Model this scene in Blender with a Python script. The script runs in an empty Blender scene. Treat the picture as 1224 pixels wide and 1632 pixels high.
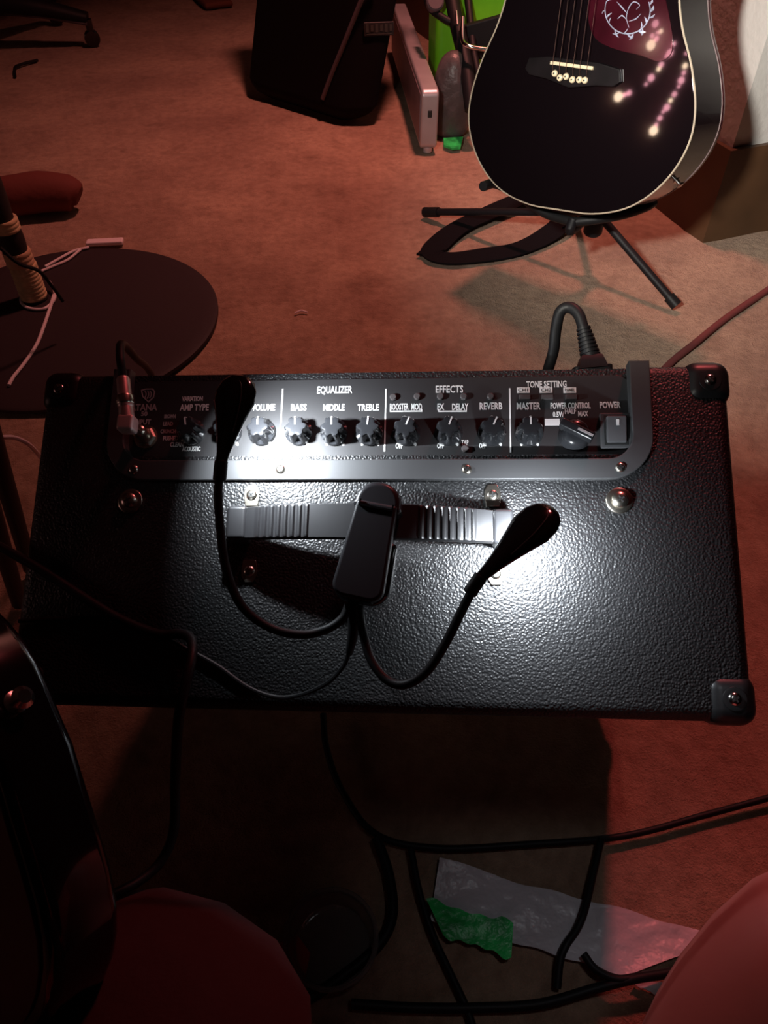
import bpy, bmesh, math, random
from mathutils import Vector, Matrix, Euler
random.seed(7)
scene = bpy.context.scene
COL = scene.collection
R = math.radians

# ------------------------------------------------------------------ camera
F = 1240.0; CH = 0.789; PITCH = R(44)
cam_data = bpy.data.cameras.new('camera'); cam = bpy.data.objects.new('camera', cam_data); COL.objects.link(cam)
cam_data.sensor_fit = 'VERTICAL'; cam_data.sensor_height = 36.0; cam_data.lens = 36.0 * F / 1632.0
cam_data.clip_start = 0.02
cam.location = (0, 0, CH); cam.rotation_euler = (PITCH, 0, 0)
scene.camera = cam
CAM = Matrix.Translation((0, 0, CH)) @ Euler((PITCH, 0, 0)).to_matrix().to_4x4()

# ------------------------------------------------------------------ world, lights, exposure
w = bpy.data.worlds.new('world'); scene.world = w; w.use_nodes = True
w.node_tree.nodes['Background'].inputs[0].default_value = (0.5, 0.16, 0.18, 1)
w.node_tree.nodes['Background'].inputs[1].default_value = 0.0012
scene.view_settings.view_transform = 'Standard'; scene.view_settings.look = 'None'
scene.view_settings.exposure = 0.0; scene.view_settings.gamma = 1.0; scene.view_settings.use_curve_mapping = False

def area_light(name, loc, target, size, energy, color, shape='DISK', spread=180):
    l = bpy.data.lights.new(name, 'AREA'); l.shape = shape; l.size = size; l.energy = energy; l.color = color
    l.spread = R(spread)
    o = bpy.data.objects.new(name, l); COL.objects.link(o); o.location = loc
    d = Vector(target) - Vector(loc); o.rotation_euler = d.to_track_quat('-Z', 'Y').to_euler()
    return o
area_light('red_ceiling_lamp', (0.30, 2.00, 2.25), (0.14, 2.02, 0), 0.18, 8.2, (1.0, 0.32, 0.26), spread=82)
area_light('red_side_fill', (0.46, 1.22, 1.45), (0.38, 0.26, 0.20), 0.12, 1.15, (1.0, 0.16, 0.16), spread=70)  # unseen red fill added to light the right knee and nearby carpet
area_light('white_wall_fill', (-0.30, 0.05, 0.98), (0.86, 1.72, 0.30), 0.09, 3.8, (1.0, 0.95, 0.86), spread=52)  # off-frame white fill added to brighten the right wall and guitar corner
area_light('near_floor_fill', (0.16, 0.12, 0.84), (0.17, 0.21, 0), 0.07, 0.011, (0.92, 0.95, 1.0), spread=34)  # faint neutral fill added to lift the pale sheet and green wrapper
LED_COLOR = (0.86, 0.93, 1.0)
LED_POWER = {'left': 0.46, 'right': 0.56}

# ------------------------------------------------------------------ the amplifier's frame (leaning towards the viewer)
W, D, HT = 0.47, 0.23, 0.398
def rot_zyx(rx, ry, rz): return (Matrix.Rotation(rz, 4, 'Z') @ Matrix.Rotation(ry, 4, 'Y') @ Matrix.Rotation(rx, 4, 'X'))
AMP_TOP = CAM @ Matrix.Translation((-0.01017, -0.01274, -0.50869)) @ rot_zyx(-0.22731, -0.09157, -0.00142)
AMP = AMP_TOP @ Matrix.Translation((0, 0, -HT))       # origin at the amplifier's base
AMP_INV = AMP.inverted()

def ray(px, py): return (CAM.to_3x3() @ Vector(((px - 612) / F, (816 - py) / F, -1)))
def FL(px, py, z=0.0):
    d = ray(px, py); s = (z - CH) / d.z; return Vector((d.x * s, d.y * s, z))
def AT(px, py, s):                                     # point at depth s along the view
    return Vector((0, 0, CH)) + ray(px, py) * s
def A(px, py, h=0.0):                                  # point in amplifier coordinates, h above its top
    o = AMP_INV @ Vector((0, 0, CH)); d = AMP_INV.to_3x3() @ ray(px, py)
    s = (HT + h - o.z) / d.z; return o + d * s

# ------------------------------------------------------------------ materials
MATS = {}
def mat(name, color, rough=0.5, metal=0.0, coat=0.0, bump=None, var=None, spec=None, emit=None, trans=0.0, sheen=0.0, alpha=None):
    if name in MATS: return MATS[name]
    m = bpy.data.materials.new(name); m.use_nodes = True; nt = m.node_tree; N = nt.nodes; L = nt.links
    b = N['Principled BSDF']
    b.inputs['Base Color'].default_value = (*color, 1); b.inputs['Roughness'].default_value = rough
    b.inputs['Metallic'].default_value = metal; b.inputs['Coat Weight'].default_value = coat
    b.inputs['Coat Roughness'].default_value = 0.03
    if spec is not None: b.inputs['Specular IOR Level'].default_value = spec
    if trans: b.inputs['Transmission Weight'].default_value = trans
    if sheen: b.inputs['Sheen Weight'].default_value = sheen; b.inputs['Sheen Roughness'].default_value = 0.6
    if alpha is not None: b.inputs['Alpha'].default_value = alpha
    if emit: b.inputs['Emission Color'].default_value = (*emit[0], 1); b.inputs['Emission Strength'].default_value = emit[1]
    tc = N.new('ShaderNodeTexCoord')
    if var:                                            # (scale, dark factor, light factor)
        n = N.new('ShaderNodeTexNoise'); n.inputs['Scale'].default_value = var[0]; n.inputs['Detail'].default_value = 5
        L.new(tc.outputs['Object'], n.inputs['Vector'])
        r = N.new('ShaderNodeValToRGB'); r.color_ramp.elements[0].position = 0.3; r.color_ramp.elements[1].position = 0.7
        r.color_ramp.elements[0].color = (*[c * var[1] for c in color], 1); r.color_ramp.elements[1].color = (*[min(1, c * var[2]) for c in color], 1)
        L.new(n.outputs['Fac'], r.inputs['Fac']); L.new(r.outputs['Color'], b.inputs['Base Color'])
    if bump:                                           # (kind, scale, strength, distance)
        if bump[0] == 'voronoi':
            t = N.new('ShaderNodeTexVoronoi'); t.feature = 'SMOOTH_F1'; out = 'Distance'
            t.inputs['Smoothness'].default_value = 0.6
            n2 = N.new('ShaderNodeTexNoise'); n2.inputs['Scale'].default_value = bump[1] * 0.8; n2.inputs['Detail'].default_value = 2
            L.new(tc.outputs['Object'], n2.inputs['Vector'])
            mx = N.new('ShaderNodeMix'); mx.data_type = 'VECTOR'; mx.inputs[0].default_value = 0.0008
            L.new(tc.outputs['Object'], mx.inputs[4]); L.new(n2.outputs['Color'], mx.inputs[5])
            L.new(mx.outputs[1], t.inputs['Vector'])
        else:
            t = N.new('ShaderNodeTexNoise'); t.inputs['Detail'].default_value = 4; out = 'Fac'
            L.new(tc.outputs['Object'], t.inputs['Vector'])
        t.inputs['Scale'].default_value = bump[1]
        bp = N.new('ShaderNodeBump'); bp.inputs['Strength'].default_value = bump[2]; bp.inputs['Distance'].default_value = bump[3]
        if bump[0] == 'voronoi': bp.invert = True
        L.new(t.outputs[out], bp.inputs['Height']); L.new(bp.outputs['Normal'], b.inputs['Normal'])
    MATS[name] = m; return m

M_leather = mat('black_vinyl_tolex', (0.010, 0.010, 0.011), 0.45, bump=('voronoi', 640, 0.7, 0.0008), spec=0.75)
M_panel = mat('panel_black', (0.030, 0.029, 0.030), 0.48, bump=('noise', 900, 0.05, 0.0003))
M_rim = mat('rim_grey_plastic', (0.055, 0.056, 0.058), 0.48, bump=('noise', 700, 0.06, 0.0003))
M_guard = mat('corner_black_plastic', (0.012, 0.012, 0.013), 0.38, bump=('noise', 500, 0.08, 0.0004))
M_print = mat('white_print', (0.85, 0.85, 0.83), 0.5)
M_dimprint = mat('grey_print', (0.45, 0.44, 0.44), 0.5)
M_knob = mat('knob_black', (0.026, 0.027, 0.030), 0.22, coat=0.4)
M_gloss = mat('gloss_black', (0.006, 0.006, 0.007), 0.12, coat=0.8)
M_rubber = mat('rubber_black', (0.010, 0.010, 0.011), 0.5, bump=('noise', 600, 0.05, 0.0003), spec=0.25)
M_matte = mat('matte_black', (0.008, 0.007, 0.009), 0.55, spec=0.3)
M_chrome = mat('chrome', (0.80, 0.78, 0.76), 0.16, 1.0)
M_nickel = mat('nickel_worn', (0.78, 0.72, 0.62), 0.26, 1.0, bump=('noise', 400, 0.1, 0.0003))
M_darkmetal = mat('dark_recess', (0.02, 0.02, 0.02), 0.6)
M_led_off = mat('led_window', (0.10, 0.09, 0.09), 0.2)
M_grille = mat('grille_cloth', (0.012, 0.012, 0.013), 0.8, bump=('noise', 900, 0.3, 0.001))
M_handle = mat('handle_rubber', (0.024, 0.024, 0.026), 0.38, bump=('noise', 800, 0.05, 0.0002), spec=0.9)
M_clip = mat('clip_plastic', (0.030, 0.030, 0.034), 0.34, bump=('noise', 900, 0.05, 0.0002))
M_led = mat('led_lit', (1, 1, 1), 0.4, emit=((0.9, 0.95, 1.0), 30.0))
M_guitar = mat('guitar_black_lacquer', (0.005, 0.003, 0.004), 0.035, coat=0.6, spec=0.5)
M_guitar_side = mat('guitar_side_dark', (0.020, 0.010, 0.014), 0.22, coat=0.6)
M_guitar_back = mat('guitar_back_mahogany', (0.17, 0.030, 0.045), 0.2, coat=0.8, var=(30, 0.7, 1.2))
M_pickguard = mat('pickguard_wine_red', (0.040, 0.004, 0.009), 0.10, coat=1.0, var=(18, 0.5, 1.3))
M_decor = mat('silver_blue_inlay', (0.42, 0.46, 0.60), 0.35, var=(60, 0.5, 1.2))
M_bind = mat('cream_binding', (0.50, 0.41, 0.31), 0.4)
M_bone = mat('bone', (0.88, 0.74, 0.50), 0.4)
M_rosewood = mat('rosewood', (0.007, 0.005, 0.006), 0.4, spec=0.3, var=(40, 0.6, 1.3))
M_string = mat('string_bronze', (0.62, 0.42, 0.36), 0.3, 1.0)
M_brass = mat('brass', (0.85, 0.60, 0.25), 0.25, 1.0)
M_strap = mat('strap_webbing', (0.007, 0.006, 0.008), 0.9, spec=0.1, bump=('noise', 500, 0.3, 0.001))
M_bag = mat('bag_nylon', (0.004, 0.003, 0.004), 0.75, spec=0.15, bump=('noise', 300, 0.2, 0.001))
M_piping = mat('bag_piping', (0.11, 0.085, 0.10), 0.5)
M_silver = mat('silver_shell', (0.60, 0.58, 0.62), 0.38, 0.5, var=(8, 0.8, 1.1))
M_silverface = mat('silver_case_face', (0.24, 0.17, 0.19), 0.5, 0.2, var=(10, 0.75, 1.15))
M_green = mat('green_bag', (0.22, 0.75, 0.015), 0.5, var=(7, 0.7, 1.1))
M_greentape = mat('green_tape', (0.03, 0.62, 0.13), 0.35, var=(45, 0.4, 1.4), bump=('noise', 120, 0.5, 0.003))
M_pouch = mat('smoky_plastic', (0.13, 0.105, 0.11), 0.38, trans=0.2, var=(20, 0.6, 1.2), bump=('noise', 40, 0.5, 0.008))
M_baseboard = mat('brown_wood', (0.085, 0.040, 0.018), 0.5, var=(6, 0.65, 1.25), bump=('noise', 60, 0.1, 0.001))
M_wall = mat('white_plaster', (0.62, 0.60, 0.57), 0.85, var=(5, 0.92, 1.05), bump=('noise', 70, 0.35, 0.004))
M_disc = mat('disc_dark', (0.022, 0.010, 0.013), 0.7, bump=('noise', 300, 0.2, 0.001))
M_sisal = mat('tan_wrap', (0.85, 0.62, 0.36), 0.8, var=(35, 0.6, 1.2), bump=('noise', 90, 0.5, 0.003))
M_darkwrap = mat('dark_wrap', (0.018, 0.011, 0.010), 0.7)
M_whitecable = mat('white_cable', (0.85, 0.74, 0.78), 0.5)
M_redcloth = mat('red_cloth', (0.15, 0.030, 0.022), 0.85, bump=('noise', 60, 0.4, 0.004))
M_paper = mat('pale_film', (0.72, 0.67, 0.72), 0.35, var=(12, 0.75, 1.1), bump=('noise', 25, 0.7, 0.01))
M_skin = mat('skin', (0.42, 0.105, 0.085), 0.5, var=(14, 0.9, 1.06), bump=('noise', 140, 0.12, 0.001))
M_shirt = mat('dark_shirt', (0.03, 0.03, 0.035), 0.9, bump=('noise', 80, 0.3, 0.003))
M_shorts = mat('dark_shorts', (0.050, 0.012, 0.012), 0.9, bump=('noise', 80, 0.4, 0.004))
M_hair = mat('dark_hair', (0.02, 0.013, 0.01), 0.6, bump=('noise', 200, 0.5, 0.003))
M_eye = mat('eye_white', (0.8, 0.8, 0.78), 0.2)
M_iris = mat('iris_brown', (0.05, 0.02, 0.01), 0.2)
M_lip = mat('lip', (0.45, 0.13, 0.12), 0.5)
M_eg_body = mat('dark_red_lacquer', (0.075, 0.008, 0.010), 0.35, coat=0.3, var=(12, 0.6, 1.2))
M_glass = mat('clear_plastic', (0.55, 0.5, 0.48), 0.15, trans=0.8)
M_bulb = mat('bulb_pink', (1, 0.6, 0.7), 0.4, emit=((1.0, 0.42, 0.50), 14.0))
M_bulbw = mat('bulb_warm', (1, 0.8, 0.6), 0.4, emit=((1.0, 0.72, 0.50), 20.0))
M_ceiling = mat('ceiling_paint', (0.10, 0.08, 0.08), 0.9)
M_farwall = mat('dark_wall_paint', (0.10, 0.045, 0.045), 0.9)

def carpet_mat():
    m = bpy.data.materials.new('carpet_pile'); m.use_nodes = True; nt = m.node_tree; N = nt.nodes; L = nt.links
    b = N['Principled BSDF']; b.inputs['Roughness'].default_value = 0.95; b.inputs['Specular IOR Level'].default_value = 0.1
    b.inputs['Sheen Weight'].default_value = 0.2
    tc = N.new('ShaderNodeTexCoord')
    def noise(s, det, rgh=0.6):
        n = N.new('ShaderNodeTexNoise'); n.inputs['Scale'].default_value = s; n.inputs['Detail'].default_value = det
        n.inputs['Roughness'].default_value = rgh; L.new(tc.outputs['Object'], n.inputs['Vector']); return n
    n1 = noise(3.2, 6); n2 = noise(55, 5, 0.7); n3 = noise(420, 3, 0.7); n4 = noise(14, 5, 0.7)
    r = N.new('ShaderNodeValToRGB'); e = r.color_ramp.elements
    e[0].position = 0.32; e[0].color = (0.36, 0.215, 0.150, 1); e[1].position = 0.68; e[1].color = (0.60, 0.40, 0.275, 1)
    L.new(n1.outputs['Fac'], r.inputs['Fac'])
    r2 = N.new('ShaderNodeValToRGB'); e = r2.color_ramp.elements
    e[0].position = 0.30; e[0].color = (0.72, 0.68, 0.66, 1); e[1].position = 0.62; e[1].color = (1, 1, 1, 1)
    L.new(n2.outputs['Fac'], r2.inputs['Fac'])
    r4 = N.new('ShaderNodeValToRGB'); e = r4.color_ramp.elements
    e[0].position = 0.30; e[0].color = (0.74, 0.70, 0.68, 1); e[1].position = 0.48; e[1].color = (1, 1, 1, 1)
    L.new(n4.outputs['Fac'], r4.inputs['Fac'])
    def mul(a, c):
        mx = N.new('ShaderNodeMix'); mx.data_type = 'RGBA'; mx.blend_type = 'MULTIPLY'; mx.inputs[0].default_value = 1
        L.new(a, mx.inputs[6]); L.new(c, mx.inputs[7]); return mx.outputs[2]
    L.new(mul(mul(r.outputs['Color'], r2.outputs['Color']), r4.outputs['Color']), b.inputs['Base Color'])
    ad = N.new('ShaderNodeMath'); ad.operation = 'ADD'; L.new(n2.outputs['Fac'], ad.inputs[0])
    mm = N.new('ShaderNodeMath'); mm.operation = 'MULTIPLY'; mm.inputs[1].default_value = 0.5; L.new(n3.outputs['Fac'], mm.inputs[0]); L.new(mm.outputs[0], ad.inputs[1])
    bp = N.new('ShaderNodeBump'); bp.inputs['Strength'].default_value = 0.9; bp.inputs['Distance'].default_value = 0.008
    L.new(ad.outputs[0], bp.inputs['Height']); L.new(bp.outputs['Normal'], b.inputs['Normal'])
    return m
M_carpet = carpet_mat()

# ------------------------------------------------------------------ shape helpers (all return bmesh)
def newbm(): return bmesh.new()
def rbox(size, bev=0.0, seg=2, loc=(0, 0, 0), rot=None):
    bm = newbm(); bmesh.ops.create_cube(bm, size=1.0)
    for v in bm.verts: v.co = Vector((v.co.x * size[0], v.co.y * size[1], v.co.z * size[2]))
    if bev > 0: bmesh.ops.bevel(bm, geom=bm.edges[:] + bm.verts[:], offset=bev, segments=seg, profile=0.5, affect='EDGES')
    M = Matrix.Translation(loc) @ (rot if rot is not None else Matrix())
    bm.transform(M); return bm
def spline(pts, n=8):
    P = [Vector(p) for p in pts]; P = [P[0] * 2 - P[1]] + P + [P[-1] * 2 - P[-2]]; out = []
    for i in range(1, len(P) - 2):
        for k in range(n):
            t = k / n; a, b, c, d = P[i - 1], P[i], P[i + 1], P[i + 2]
            out.append(0.5 * ((2 * b) + (c - a) * t + (2 * a - 5 * b + 4 * c - d) * t * t + (3 * b - a - 3 * c + d) * t ** 3))
    out.append(P[-2]); return out
def tube(pts, r, seg=10, n=8, smooth=True, flat=None):
    """sweep a circle; r a number or a list per control point; flat=(sx, sy) squashes the section"""
    path = spline(pts, n) if smooth else [Vector(p) for p in pts]
    m = len(path)
    if isinstance(r, (list, tuple)):
        k = len(r) - 1; rr = []
        for i in range(m):
            t = i / (m - 1) * k; j = min(int(t), k - 1); u = t - j; rr.append(r[j] * (1 - u) + r[j + 1] * u)
    else: rr = [r] * m
    bm = newbm(); rings = []; up = Vector((0, 0, 1)); prev = None
    for i, p in enumerate(path):
        t = (path[min(i + 1, m - 1)] - path[max(i - 1, 0)]).normalized()
        if prev is None:
            s = t.cross(up); s = s.normalized() if s.length > 1e-4 else Vector((1, 0, 0))
        else:
            s = prev - t * prev.dot(t); s = s.normalized() if s.length > 1e-5 else prev
        prev = s; q = t.cross(s)
        fx, fy = flat or (1, 1)
        rings.append([bm.verts.new(p + s * (math.cos(a) * rr[i] * fx) + q * (math.sin(a) * rr[i] * fy)) for a in [2 * math.pi * k / seg for k in range(seg)]])
    for a, b in zip(rings, rings[1:]):
        for k in range(seg): bm.faces.new((a[k], a[(k + 1) % seg], b[(k + 1) % seg], b[k]))
    bm.faces.new(rings[0][::-1]); bm.faces.new(rings[-1])
    bmesh.ops.recalc_face_normals(bm, faces=bm.faces[:]); return bm
def lathe(prof, seg=32, mod=None):
    """prof: list of (r, z); closed at both ends; mod(angle, index) scales the radius"""
    bm = newbm(); rings = []
    for i, (r, z) in enumerate(prof):
        rings.append([bm.verts.new(((r * (mod(a, i) if mod else 1)) * math.cos(a), (r * (mod(a, i) if mod else 1)) * math.sin(a), z)) for a in [2 * math.pi * k / seg for k in range(seg)]])
    for a, b in zip(rings, rings[1:]):
        for k in range(seg): bm.faces.new((a[k], a[(k + 1) % seg], b[(k + 1) % seg], b[k]))
    bm.faces.new(rings[0][::-1]); bm.faces.new(rings[-1])
    bmesh.ops.recalc_face_normals(bm, faces=bm.faces[:]); return bm
def prism(outline, z0, z1, bev=0.0, seg=2):
    bm = newbm(); a = [bm.verts.new((x, y, z0)) for x, y in outline]; b = [bm.verts.new((x, y, z1)) for x, y in outline]
    n = len(a); bm.faces.new(a[::-1]); bm.faces.new(b)
    for k in range(n): bm.faces.new((a[k], a[(k + 1) % n], b[(k + 1) % n], b[k]))
    bmesh.ops.recalc_face_normals(bm, faces=bm.faces[:])
    if bev > 0:
        ed = [e for e in bm.edges if abs(e.verts[0].co.z - e.verts[1].co.z) < 1e-7]
        bmesh.ops.bevel(bm, geom=ed, offset=bev, segments=seg, profile=0.5, affect='EDGES')
    return bm
def join(*bms):
    out = newbm()
    for b in bms:
        me = bpy.data.meshes.new('t'); b.to_mesh(me); out.from_mesh(me); bpy.data.meshes.remove(me); b.free()
    return out
def moved(bm, M): bm.transform(M); return bm
def rrect(x0, y0, x1, y1, r, n=6):
    out = []
    for cx, cy, a0 in ((x1 - r, y1 - r, 0), (x0 + r, y1 - r, 90), (x0 + r, y0 + r, 180), (x1 - r, y0 + r, 270)):
        for k in range(n + 1):
            a = R(a0 + 90 * k / n); out.append((cx + r * math.cos(a), cy + r * math.sin(a)))
    return out
def frame_to(p, z, x=Vector((1, 0, 0))):
    z = Vector(z).normalized(); x = Vector(x); x = (x - z * x.dot(z)).normalized(); y = z.cross(x)
    return Matrix(((x.x, y.x, z.x, p[0]), (x.y, y.y, z.y, p[1]), (x.z, y.z, z.z, p[2]), (0, 0, 0, 1)))

# ------------------------------------------------------------------ object helpers
BASE = {}
def thing(name, label, cat, base=(0, 0, 0), frame=None, group=None):
    o = bpy.data.objects.new(name, None); COL.objects.link(o); o.empty_display_size = 0.05
    fr = frame if frame is not None else Matrix()
    o.matrix_world = fr @ Matrix.Translation(base); BASE[o.name] = Vector(base)
    o['label'] = label; o['category'] = cat
    if group: o['group'] = group
    return o
def obj(name, bm, m, parent=None, label=None, smooth=40, origin=None):
    """ONE mesh object; coordinates of the thing's own frame, re-based onto the thing's Empty"""
    off = Vector((0, 0, 0))
    root = parent
    while root is not None and root.name not in BASE: root = root.parent
    if root is not None: off = BASE[root.name].copy()
    pq = parent
    while pq is not None and pq.name not in BASE: off = off + pq.location; pq = pq.parent
    bm.transform(Matrix.Translation(-off))
    org = Vector((0, 0, 0))
    if parent is not None or origin is not None:
        if origin is not None: org = Vector(origin) - off
        else:
            n = max(1, len(bm.verts)); org = sum((v.co for v in bm.verts), Vector()) / n
        bm.transform(Matrix.Translation(-org))
    me = bpy.data.meshes.new(name); bm.to_mesh(me); bm.free()
    for p in me.polygons: p.use_smooth = True
    me.set_sharp_from_angle(angle=R(smooth))
    me.materials.append(m)
    o = bpy.data.objects.new(name, me); COL.objects.link(o); o.location = org
    if len(me.vertices) < 4000:
        wn = o.modifiers.new('weighted_normal', 'WEIGHTED_NORMAL'); wn.keep_sharp = True; wn.weight = 80
    if parent is not None: o.parent = parent
    if label: o['label'] = label
    return o
def tag(o, label, cat, group=None):
    o['label'] = label; o['category'] = cat
    if group: o['group'] = group
    return o
def struct(name, bm, m, parent=None):
    o = obj(name, bm, m, parent)
    if parent is None: o['kind'] = 'structure'
    return o
def text_bm(s, height, bold=0.0, depth=0.0002, width=None, align='CENTER'):
    c = bpy.data.curves.new('txt', 'FONT'); c.body = s; c.size = height / 0.70; c.align_x = align; c.align_y = 'CENTER'
    c.extrude = depth; c.offset = bold; c.resolution_u = 2
    o = bpy.data.objects.new('txt', c); COL.objects.link(o)
    dg = bpy.context.evaluated_depsgraph_get(); me = bpy.data.meshes.new_from_object(o.evaluated_get(dg))
    bm = newbm(); bm.from_mesh(me); bpy.data.objects.remove(o); bpy.data.meshes.remove(me); bpy.data.curves.remove(c)
    if width:
        xs = [v.co.x for v in bm.verts]; wv = max(xs) - min(xs); k = width / wv
        for v in bm.verts: v.co.x *= k
    return bm
def apply_mods(o):
    dg = bpy.context.evaluated_depsgraph_get(); me = bpy.data.meshes.new_from_object(o.evaluated_get(dg))
    o.modifiers.clear(); old = o.data; o.data = me; bpy.data.meshes.remove(old)

# ================================================================== SETTING
def grid_floor():
    bm = newbm(); x0, x1, y0, y1 = -2.3, 2.2, -1.3, 4.0; nx, ny = 300, 350
    from mathutils import noise as ns
    vs = []
    for j in range(ny + 1):
        for i in range(nx + 1):
            x = x0 + (x1 - x0) * i / nx; y = y0 + (y1 - y0) * j / ny
            z = -0.0035 + 0.0022 * ns.noise(Vector((x * 9, y * 9, 0))) + 0.0018 * ns.noise(Vector((x * 38, y * 38, 3)))
            vs.append(bm.verts.new((x, y, z)))
    for j in range(ny):
        for i in range(nx):
            a = j * (nx + 1) + i; bm.faces.new((vs[a], vs[a + 1], vs[a + nx + 2], vs[a + nx + 1]))
    return bm
struct('floor', grid_floor(), M_carpet)
KX, KY = 0.677, 1.56                                    # outward corner of the right-hand wall
d1 = Vector((math.cos(R(20)), math.sin(R(20)))); d2 = Vector((-math.sin(R(20)), math.cos(R(20))))
def wall_run(off, z0, z1, t=0.12, inset=0.0, rear=2.45, right=1.55):
    c = Vector((KX, KY)) + (d1 + d2) * inset
    pts = [c + d2 * rear, c, c + d1 * right, c + d1 * right + d2 * t, c + d1 * t + d2 * t, c + d1 * t + d2 * rear]
    return prism([(p.x, p.y) for p in pts], z0, z1)
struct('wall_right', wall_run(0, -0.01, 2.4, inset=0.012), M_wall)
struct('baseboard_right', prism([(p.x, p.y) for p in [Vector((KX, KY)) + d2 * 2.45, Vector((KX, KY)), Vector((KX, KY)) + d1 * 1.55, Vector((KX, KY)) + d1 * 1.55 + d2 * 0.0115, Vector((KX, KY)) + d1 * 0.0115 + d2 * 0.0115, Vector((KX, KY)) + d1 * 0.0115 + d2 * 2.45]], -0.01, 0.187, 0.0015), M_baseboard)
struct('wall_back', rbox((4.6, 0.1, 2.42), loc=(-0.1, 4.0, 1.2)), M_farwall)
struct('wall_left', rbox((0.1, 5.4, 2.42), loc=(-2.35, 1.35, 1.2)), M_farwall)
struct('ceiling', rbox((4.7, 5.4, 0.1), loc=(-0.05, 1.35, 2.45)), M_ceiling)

# ================================================================== AMPLIFIER
amp = thing('guitar_amplifier', 'black vinyl guitar amplifier with a row of knobs and a carry handle', 'amplifier', (0, 0, 0), AMP)
T = HT                                                  # height of the top surface in amplifier coordinates
def px2(px, py, h=0.0): p = A(px, py, h); return p.x, p.y
# panel recess outline
PH = -0.007
pl, pb = px2(188, 733, PH); pr, _ = px2(1014, 733, PH); _, pt_ = px2(600, 604, PH)
cab = obj('cabinet', rbox((W, D, HT - 0.012), 0.009, 4, loc=(0, 0, 0.012 + (HT - 0.012) / 2)), M_leather, amp)
cut = bpy.data.objects.new('cut', bpy.data.meshes.new('cut')); COL.objects.link(cut)
cb = prism(rrect(pl, pb, pr, D, 0.012), T + PH - 0.001, T + 0.02); cb.to_mesh(cut.data); cb.free(); cut.matrix_world = AMP
cut2 = bpy.data.objects.new('cut2', bpy.data.meshes.new('cut2')); COL.objects.link(cut2)
cb = rbox((W - 0.05, 0.02, HT - 0.10), 0.0, loc=(0, -D / 2, HT / 2 - 0.005)); cb.to_mesh(cut2.data); cb.free(); cut2.matrix_world = AMP
bpy.context.view_layer.update()
cab.modifiers.clear()
for c in (cut, cut2):
    md = cab.modifiers.new('b', 'BOOLEAN'); md.operation = 'DIFFERENCE'; md.object = c; md.solver = 'EXACT'
apply_mods(cab)
for c in (cut, cut2): bpy.data.objects.remove(c)
for p in cab.data.polygons: p.use_smooth = True
cab.data.set_sharp_from_angle(angle=R(30))
obj('grille', rbox((W - 0.054, 0.006, HT - 0.104), 0.001, loc=(0, -D / 2 + 0.006, HT / 2 - 0.005)), M_grille, amp)
for sx in (-1, 1):
    for sy in (-1, 1):
        obj('rubber_foot', moved(lathe([(0.014, 0), (0.017, 0.003), (0.017, 0.0125), (0.015, 0.0135)], 24), Matrix.Translation((sx * 0.19, sy * 0.08, 0))), M_rubber, amp)
# control panel
panel = obj('control_panel', prism(rrect(pl + 0.0004, pb + 0.0004, pr - 0.0004, pt_, 0.011), T + PH - 0.0008, T + PH + 0.0006, 0.0003), M_panel, amp)
PZ = T + PH + 0.0007
def onp(px, py, h=0.0):
    p = A(px, py, PH + 0.0006 + h); return p
# rim: raised U-shaped frame whose arms run to the back edge
def rim_outline():
    ol, ob = px2(163, 766, 0.002); orr, _ = px2(1046, 766, 0.002)
    il, ib = px2(194, 734, 0.002); ir, _ = px2(1010, 734, 0.002)
    yb = D / 2 + 0.001
    def arc(cx, cy, r, a0, a1, n=8): return [(cx + r * math.cos(R(a0 + (a1 - a0) * k / n)), cy + r * math.sin(R(a0 + (a1 - a0) * k / n))) for k in range(n + 1)]
    ro, ri = 0.030, 0.016
    o = [(ol, yb)] + arc(ol + ro, ob + ro, ro, 180, 270) + arc(orr - ro, ob + ro, ro, 270, 360) + [(orr, yb)]
    o += [(ir, yb)] + arc(ir - ri, ib + ri, ri, 0, -90) + arc(il + ri, ib + ri, ri, -90, -180) + [(il, yb)]
    return o
rim = obj('panel_rim', prism(rim_outline(), T + PH, T + 0.0028, 0.0010, 3), M_rim, amp)
# screws on the rim
def screw_head(r=0.0032, parts=True):
    bm = lathe([(r, 0), (r, 0.0004), (r * 0.8, 0.0012), (r * 0.45, 0.0016)], 20)
    return bm
def two_tone(name, bma, bmb, ma, mb, parent):
    """one mesh whose second piece carries a second material (screw head with its dark slot)"""
    na = len(bma.faces); bm = join(bma, bmb); o = obj(name, bm, ma, parent); o.data.materials.append(mb)
    for p in o.data.polygons[na:]: p.material_index = 1
    return o
def screw(parent, p, r, m=M_nickel, name='screw', ang=20):
    Mx = Matrix.Translation(p)
    cr = join(rbox((r * 1.15, r * 0.26, 0.0006), 0.0), rbox((r * 0.26, r * 1.15, 0.0006), 0.0))
    return two_tone(name, moved(screw_head(r), Mx), moved(cr, Mx @ Matrix.Rotation(R(ang), 4, 'Z') @ Matrix.Translation((0, 0, 0.00155))), m, M_darkmetal, parent)
for px, py in ((213, 748), (447, 748), (744, 748), (989, 745)):
    p = A(px, py, 0.0028); screw(rim, (p.x, p.y, T + 0.0027), 0.0033, ang=random.uniform(0, 80))
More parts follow.
